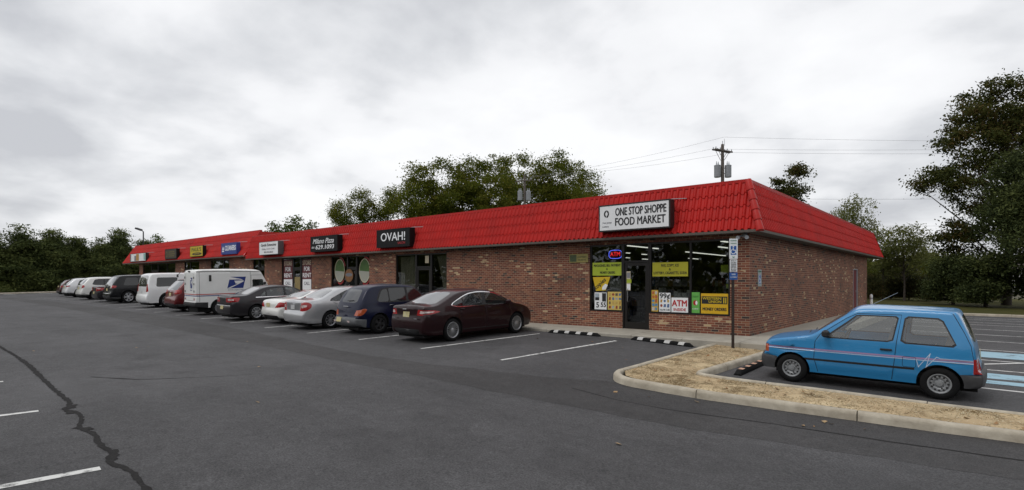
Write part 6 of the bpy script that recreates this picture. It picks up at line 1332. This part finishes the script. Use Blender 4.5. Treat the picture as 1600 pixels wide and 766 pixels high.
def plant(ms, label, x, y, z, s=1., rz=0., group=None, name='tree', cat='tree', sx=1.):
    t = thing(name, label, cat, (x, y, z), rz, group); t.scale = (s * sx, s * sx, s); link_mesh('trunk', ms[0], t); link_mesh('crown', ms[1], t); return t

# grove behind the shops (three crowns grown, re-used turned and scaled)
GV = [tree_meshes('grove', 16, 3.5, s_, base=.42, n=19000, leaf=.21, clumps=95, spread=.46, trunk_r=.17, limbs=12, inner=.5, flat=.62, twigs=26) for s_ in (1, 2, 3)]
GD = [tree_meshes('grove', 13, 3.4, s_, base=.12, n=19000, leaf=.20, clumps=140, spread=.45, trunk_r=.16, limbs=8, inner=.4, flat=.75) for s_ in (7, 8)]
D_ = lambda px, D: (4.905 + D * (-.64945 + (px - 800) / 864. * .76041), -15.8 + D * (.76041 + (px - 800) / 864. * .64945))
def zoff(ty, D): return (439.5 - ty) / 864. * D + 1.5155
for i, (px, ty, D, q, rr_, what) in enumerate((
    (535, 312, 74, GD[0], 2.3, 'low dark green tree at the left end of the grove behind the roof'),
    (570, 294, 76, GD[1], 3.0, 'dark green tree second from the left in the grove behind the roof'),
    (606, 288, 78, GD[0], 3.1, 'bushy olive tree third from the left in the grove behind the roof'),
    (640, 280, 74, GD[1], 3.2, 'bushy dark tree below the first tall crown of the grove'),
    (676, 247, 78, GV[0], 3.9, 'first tall olive tree of the grove, above the OVAH sign'),
    (722, 243, 82, GV[1], 3.8, 'tall olive tree of the grove with sky showing through its trunk'),
    (765, 240, 79, GV[2], 3.8, 'tall olive tree of the grove just left of the distant pole'),
    (806, 243, 86, GV[0], 3.4, 'tall olive tree of the grove directly behind the distant pole'),
    (850, 238, 80, GV[1], 3.9, 'tallest olive tree of the grove just right of the distant pole'),
    (886, 248, 84, GV[2], 3.8, 'broad yellowing tree second from the right in the grove'),
    (914, 268, 79, GV[0], 3.0, 'smaller tree at the right end of the grove'),
    (700, 305, 88, GD[0], 4.2, 'low bushy tree filling the gap under the tall crowns left of the pole'),
    (790, 312, 90, GD[1], 4.2, 'low bushy tree behind the distant pole, just above the roof'),
    (868, 305, 90, GD[0], 4.2, 'low bushy tree right of the distant pole, just above the roof'))):
    x, y = D_(px, D); H = zoff(ty, D); h0 = 16 if q in GV else 13; r0 = 3.5 if q in GV else 3.4
    plant(q, what, x, y, 0, H / h0, i * 1.7, 'trees in the grove behind the shops', sx=1.22 * rr_ / r0 / (H / h0))
LG = tree_meshes('light', 9, 2.2, 21, base=.15, n=9000, leaf=.24, clumps=110, spread=.34, trunk_r=.10)
for i, (px, ty, D, rr_, what) in enumerate(((428, 350, 84, 1.9, 'small light green tree above the roof step'), (458, 341, 86, 2.6, 'light green tree, middle of three above the white script sign'), (489, 349, 84, 1.9, 'light green tree, rightmost of three above the white script sign'), (246, 369, 112, 1.8, 'tiny treetop showing above the far roof'))):
    x, y = D_(px, D); H = zoff(ty, D); plant(LG, what, x, y, 0, H / 9, i * 2.1, 'small light green trees behind the roof', sx=1.5 * rr_ / 2.2 / (H / 9))
# conifers along the far end of the car park
def conifer(seed, H=8., r=2.6):
    g = np.random.default_rng(seed); bl = []
    for i in range(16): z = .25 + (H - .7) * (i / 15.) ** .95; f = (1 - (i / 15.) ** 1.6) * .92 + .08; bl += [(g.normal(0, .22) * r * f, g.normal(0, .22) * r * f, z, r * f * g.uniform(.55, .95), .55) for _ in range(2)]
    return tree_meshes('conifer', H, r, seed, base=.05, n=26000, leaf=.30, clumps=280, spread=.34, trunk_r=.13, blobs=bl, inner=.55, flat=.6, up=.15, asp=.28, limbs=4, twigs=4)
CF = [conifer(31), conifer(32), conifer(33, 8, 2.4)]
cl_ = (('leftmost dark conifer, cut by the left edge of the picture', -9.6, 8.0, 3.0), ('dark conifer second from the left edge', -6.6, 7.4, 2.8), ('tallest dark conifer near the left edge', -3.4, 8.3, 2.9), ('broad dark conifer fourth from the left edge', -.6, 7.9, 2.6), ('rounded dark conifer in the middle of the left-hand row', 2.0, 7.3, 2.5), ('dark conifer just left of the pointed one', 4.3, 7.1, 2.2), ('pointed conifer close to the far roof end', 6.8, 8.6, 2.4), ('low dark conifer beside the far roof end', 9.4, 7.3, 2.2), ('dark conifer half hidden by the far roof end', 12.4, 6.6, 2.5), ('dark conifer glimpsed under the far eaves', 15.4, 6.8, 2.5))
for i, (lb, y, H, rr_) in enumerate(cl_): plant(CF[i % 3], lb, -84.2 + (i % 2) * 1.3 - .5, y, .1, H / 8, i * 1.3, 'conifers at the far end of the car park', 'conifer_tree', sx=1.32 * rr_ / 2.6 / (H / 8))
for i, (y, H) in enumerate(((-8, 6.6), (-5, 6.2), (-1.8, 6.8), (1.2, 6.4), (3.6, 6.0), (5.8, 6.6), (8.2, 6.2), (11, 6.0), (14, 6.2))):
    plant(CF[(i + 1) % 3], ['second-row dark conifer filling the gaps at the left edge', 'second-row dark conifer behind the left end kerb'][i > 3], -88.5 + (i % 2), y, .1, H / 8, i * .9, 'second row of conifers at the far end', 'conifer_tree', sx=1.5 / (H / 8) * 1.0)
SH = [tree_meshes('shrub', 4, 2.4, s_, base=.02, n=12000, leaf=.18, clumps=150, spread=.36, trunk_r=.08, inner=.4) for s_ in (41, 42)]
SHd = tree_meshes('conifer', 4, 2.4, 43, base=.02, n=7000, leaf=.24, clumps=150, spread=.36, trunk_r=.08, inner=.4, asp=.5)
for i, (lb, y, H) in enumerate((('low dark bush at the foot of the left conifers, leftmost', -8, 3.2), ('low dark bush at the foot of the tallest left conifer', -3.6, 3.4), ('low dark bush at the foot of the left-hand row, behind the end kerb', .8, 3.3), ('low dark bush behind the far end of the parked row', 5.0, 3.5), ('low dark bush under the far eaves', 10.4, 3.6))): plant(SHd, lb, -81.9, y, .1, H / 4, i, 'bushes along the end kerb', 'bush', 'bush')
# right-hand side
x, y = D_(1574, 41)
bl = [(0, 0, 14.4, 2.6, 2.2), (-1.7, .4, 13.0, 2.4, 1.8), (1.9, -.2, 13.2, 2.8, 2.0), (-2.9, 0, 11.0, 2.6, 1.8), (2.8, .6, 11.0, 2.9, 1.9), (.2, -1.2, 11.6, 3.0, 2.2), (-3.6, .4, 8.9, 2.3, 1.7), (-1.4, .8, 8.8, 2.4, 1.5), (3.6, 0, 8.7, 2.6, 1.8), (-3.5, 0, 5.0, 1.7, 1.0), (-2.5, -.4, 6.0, 1.9, 1.1), (-3.0, .2, 4.6, 1.7, .9), (3.8, .4, 6.2, 2.4, 1.6), (.8, 1.5, 7.2, 2.2, 1.6), (-1.0, 1.5, 15.6, 1.3, 1.0), (1.2, .2, 15.6, 1.0, .8)]
MP = tree_meshes('maple', 16.5, 5.6, 51, n=62000, leaf=.19, clumps=330, spread=.36, trunk_r=.22, blobs=bl, inner=.45, flat=.6, limbs=26, twigs=40)
plant(MP, 'big dark maple tree towering at the right edge', x, y, 0, 1.0, R(40.5), name='maple_tree')
x, y = D_(1243, 46); q = tree_meshes('maple', 10.9, 3.7, 52, base=.2, n=26000, leaf=.18, clumps=120, spread=.30, trunk_r=.15, inner=.55, flat=.65); plant(q, 'dark rounded maple behind the front right roof corner', x, y, 0, 1, .5, name='maple_tree')
AR = tree_meshes('airy', 9, 2.4, 53, base=.35, n=5600, leaf=.18, clumps=110, spread=.32, trunk_r=.055, limbs=14, inner=.3, twigs=30, lean=.06)
for i, (px, ty, D, rr_, lb) in enumerate(((1340, 298, 52, 2.0, 'thin pale airy tree rising above the rear roof end'), (1412, 345, 46, 2.7, 'airy young tree with forked trunk in the gap right of the building'), (1312, 318, 54, 1.5, 'small pale treetop beside the dark rounded maple'), (1440, 362, 58, 2.4, 'faint airy tree left of the big maple'))):
    x, y = D_(px, D); H = zoff(ty, D); plant(AR, lb, x, y, 0, H / 9, i * 1.9, 'airy young trees right of the building', sx=rr_ / 2.4 / (H / 9))
x, y = D_(1378, 48); H = zoff(352, 48); plant(AR, 'mid green tree at the rear corner of the roof', x, y, 0, H / 9, 1., sx=1.9 / 2.4 / (H / 9))
GX = tree_meshes('shade', 4.6, 2.4, 61, base=.05, n=24000, leaf=.19, clumps=230, spread=.36, trunk_r=.10, limbs=8, inner=.4, flat=.65)
x, y = D_(1632, 35.5); q = tree_meshes('shade', 10.4, 4.0, 54, base=.03, n=75000, leaf=.19, clumps=420, spread=.40, trunk_r=.2, inner=.45, flat=.7, asp=.45); plant(q, 'dense dark green tree reaching the ground at the right edge', x, y, .05, 1, .3)
for i, (px, ty, D, rr_, m_, lb) in enumerate(((1490, 398, 41, 2.0, GX, 'dark low tree under the left side of the big maple'), (1540, 395, 38, 2.2, GX, 'dark low tree in the shade below the big maple crown'), (1458, 400, 52, 2.0, GD[1], 'dark low tree in the gap behind the airy young tree'), (1420, 424, 60, 3.0, GD[0], 'far dark tree low in the gap right of the building'), (1372, 408, 58, 2.4, GD[0], 'far dark tree just right of the rear brick corner'))):
    x, y = D_(px, D); H = zoff(ty, D); h0, r0 = (4.6, 2.4) if m_ is GX else (13, 3.4); plant(m_, lb, x, y, 0, H / h0, i * 1.1, 'dark trees in the gap right of the building', sx=rr_ / r0 / (H / h0))
for i, (px, ty, D, lb) in enumerate(((1362, 436, 48, 'dark shrub beside the rear brick corner'), (1392, 432, 50, 'dark shrub below the airy young tree'), (1420, 434, 49, 'brownish shrub behind the roof of the blue hatchback'), (1448, 440, 47, 'shrub left of the leaning trunk behind the lawn'), (1480, 446, 52, 'low shrub in the middle of the lawn edge'), (1510, 448, 52, 'low shrub under the big maple'), (1548, 440, 47, 'dark shrub at the foot of the right-edge tree'), (1335, 430, 54, 'dark shrub hidden mostly behind the brick corner'))):
    x, y = D_(px, D); H = zoff(ty, D) + .4; plant(SH[i % 2], lb, x, y, 0, H / 4, i * 1.9, 'shrubs along the back lawn', 'shrub', 'shrub', sx=1.0 if i < 4 else .9)
# pale house glimpsed between the trunks far behind
x, y = D_(1530, 88); t = thing('house', 'pale far house glimpsed between trunks under the big maple', 'house', (x, y, 0), R(30)); b = MB(); b.box(-7, 7, -4, 4, 0, 3.0); b.build('wall', M['white'], t); b = MB(); b.prism([(-4.4, 2.95), (4.4, 2.95), (0, 5.2)], -7.4, 7.4, 'yz'); b.build('roof', M['fascia'], t)
for x_ in (-4.5, 0, 4.5): b = MB(); b.box(x_ - .6, x_ + .6, -4.03, -4.0, 1, 2.3); b.build('window', M['car_tint'], t)
# unseen woods, added out of view to darken reflections in glass and paintwork
g = np.random.default_rng(77); pts = []
for x in np.arange(-110, 60, 3.2): pts.append((x, -66 + g.normal(0, 3), g.uniform(8, 13)))
for y in np.arange(-70, -13, 3.2): pts.append((-104 + g.normal(0, 3), y, g.uniform(8, 13)))
for y in np.arange(-66, 60, 3.2): pts.append((52 + g.normal(0, 3), y, g.uniform(7, 12)))
PP = np.concatenate([np.c_[x + g.normal(0, 1.7, 420), y + g.normal(0, 1.7, 420), h * g.uniform(0, 1, 420) ** .8] for x, y, h in pts]); V = leaves(PP, 1.0, g, .2, .8)
struct(np_mesh('unseen_woods', V, np.arange(len(V)).reshape(-1, 4), LM['grove']), 'stuff')
g = np.random.default_rng(78); pts = [(x, 104 + g.normal(0, 3), g.uniform(4.5, 7)) for x in np.arange(-60, 130, 3.0)]
PP = np.concatenate([np.c_[x + g.normal(0, 1.8, 500), y + g.normal(0, 1.8, 500), h * g.uniform(0, 1, 500) ** .8] for x, y, h in pts]); V = leaves(PP, .8, g, .2, .7)
struct(np_mesh('distant_woods', V, np.arange(len(V)).reshape(-1, 4), LM['airy']), 'stuff')  # distance haze put into the pale leaf colour
# ================================================================== utility poles, wires, lamp post
def utility_pole(label, x, y, top, turn, arms):
    t = thing('utility_pole', label, 'utility pole', (x, y, 0), rot=(0, 0, turn)); b = MB(); b.tube([(0, 0, -.5), (.02, 0, top * .5), (0, 0, top - .2), (0, 0, top)], [.19, .165, .135, .12], 12); b.build('pole', M['wood'], t, smooth=True)
    for z, dy, l in arms:
        b = MB(); b.box(-l, l, dy - .06, dy + .06, z - .06, z + .06, bev=.01); b.tube([(-l * .62, dy, z - .06), (-.08, dy, z - .85)], .022, 5); b.tube([(l * .62, dy, z - .06), (.08, dy, z - .85)], .022, 5); b.build('crossarm', M['wood'], t)
        for x_ in (-l + .12, -l * .4, l * .4, l - .12): b = MB(); b.lathe([(z + .06, .02), (z + .12, .045), (z + .20, .05), (z + .24, .02), (z + .26, 0)], 'z', 8, (x_, dy, 0)); b.build('insulator', M['galv'], t, smooth=True)
    tc_ = math.cos(turn - R(40.5)); ts_ = -math.sin(turn - R(40.5))
    for d_ in (-.50, .46):
        x_ = d_ * tc_; y_ = d_ * ts_ - .05; z = top - 3.0; b = MB(); b.lathe([(z, 0), (z, .27), (z + .04, .29), (z + 1.02, .29), (z + 1.06, .31), (z + 1.10, .27), (z + 1.16, 0)], 'z', 18, (x_, y_, 0)); tr_ = b.build('transformer', M['galv'], t, smooth=True)
        b = MB()
        for a in (-.12, .12): b.lathe([(z + 1.12, .05), (z + 1.22, .06), (z + 1.3, .035), (z + 1.42, .03), (z + 1.44, 0)], 'z', 8, (x_ + a, y_, 0))
        b.build('bushing', M['galv'], tr_, smooth=True); b = MB(); b.tube([(0, 0, z + .34), (x_, y_, z + .34)], .045, 6); b.tube([(0, 0, z + .84), (x_, y_, z + .84)], .045, 6); b.build('bracket', M['steel'], t)
    b = MB(); b.tube([(.3, 0, top - .1), (.3, .05, top + .55)], .02, 5); b.tube([(0, 0, top - .2), (0, 0, top + .3)], .03, 6); b.build('pin', M['galv'], t); return t
utility_pole('grey wooden utility pole with two grey transformers above the right end of the roof', -13.1, 34.6, 13.9, R(72), ((13.3, -.14, 1.2), (13.301, .14, 1.2)))
utility_pole('distant utility pole with two pale transformers in front of the tree crowns', -36.2, 34.6, 14.0, R(8), ((13.3, -.14, 1.1),))
M['wire_grey'] = pbr('wire_grey', (.22, .22, .23), .7)
def wire(label, pts, sag, r=.008, group='overhead wires'):
    b = MB()
    for a, c in zip(pts[:-1], pts[1:]):
        a, c = np.array(a, float), np.array(c, float); b.tube([a + (c - a) * t - np.array([0, 0, sag * 4 * t * (1 - t)]) for t in np.linspace(0, 1, 25)], r, 4, cap=False)
    return tag(b.build('overhead_wire', M['wire_grey']), label, 'wire', group)
D3 = (24.9, 67.1)      # the line carries on beyond the frame on the right
for k, (dx, z, z2) in enumerate(((-1.05, 13.6, 14.3), (.2, 14.5, 14.5), (1.0, 13.0, 13.6))):
    wire('thin upper power wire strung from the transformer pole at the roof end', [(-36.2 + dx * .9, 34.5, 13.7), (-13.1 + dx * .9, 34.5, z), (D3[0] + dx, D3[1], z2)], .35)
for k, (ya, z) in enumerate(((60, 11.0), (60, 7.9), (58, 6.3), (58, 6.0), (56, 5.3))):
    wire(['top wire of the five crossing the sky behind the rear trees', 'second wire of the five crossing behind the rear trees', 'middle wire of the five crossing behind the rear trees', 'fourth wire of the five crossing behind the rear trees', 'lowest wire of the five crossing behind the rear trees'][k], [(-22, ya - 14, z + .3), (26, ya + 24, z + .6)], .5, .011 if k not in (3,) else .022)
t = thing('lamp_post', 'dark parking lot lamp post rising behind the far end of the roof', 'lamp post', (-66.8, 4.5, .1), rot=(0, 0, R(30))); b = MB(); b.tube([(0, 0, -.4), (0, 0, 4), (0, 0, 7.0)], [.09, .075, .06], 10); b.build('pole', M['black'], t, smooth=True); b = MB(); b.tube([(0, 0, 6.9), (-.15, 0, 7.1), (-.3, 0, 7.15)], .04, 6); b.build('arm', M['black'], t); b = MB(); b.add([(-.95, -.2, 7.28), (-.95, .2, 7.28), (-.25, .2, 7.05), (-.25, -.2, 7.05), (-.9, -.18, 7.45), (-.9, .18, 7.45), (-.25, .14, 7.25), (-.25, -.14, 7.25)], [(0, 1, 2, 3), (4, 5, 6, 7), (0, 4, 7, 3), (1, 2, 6, 5), (0, 1, 5, 4), (3, 7, 6, 2)]); b.build('lamp_head', M['black'], t)
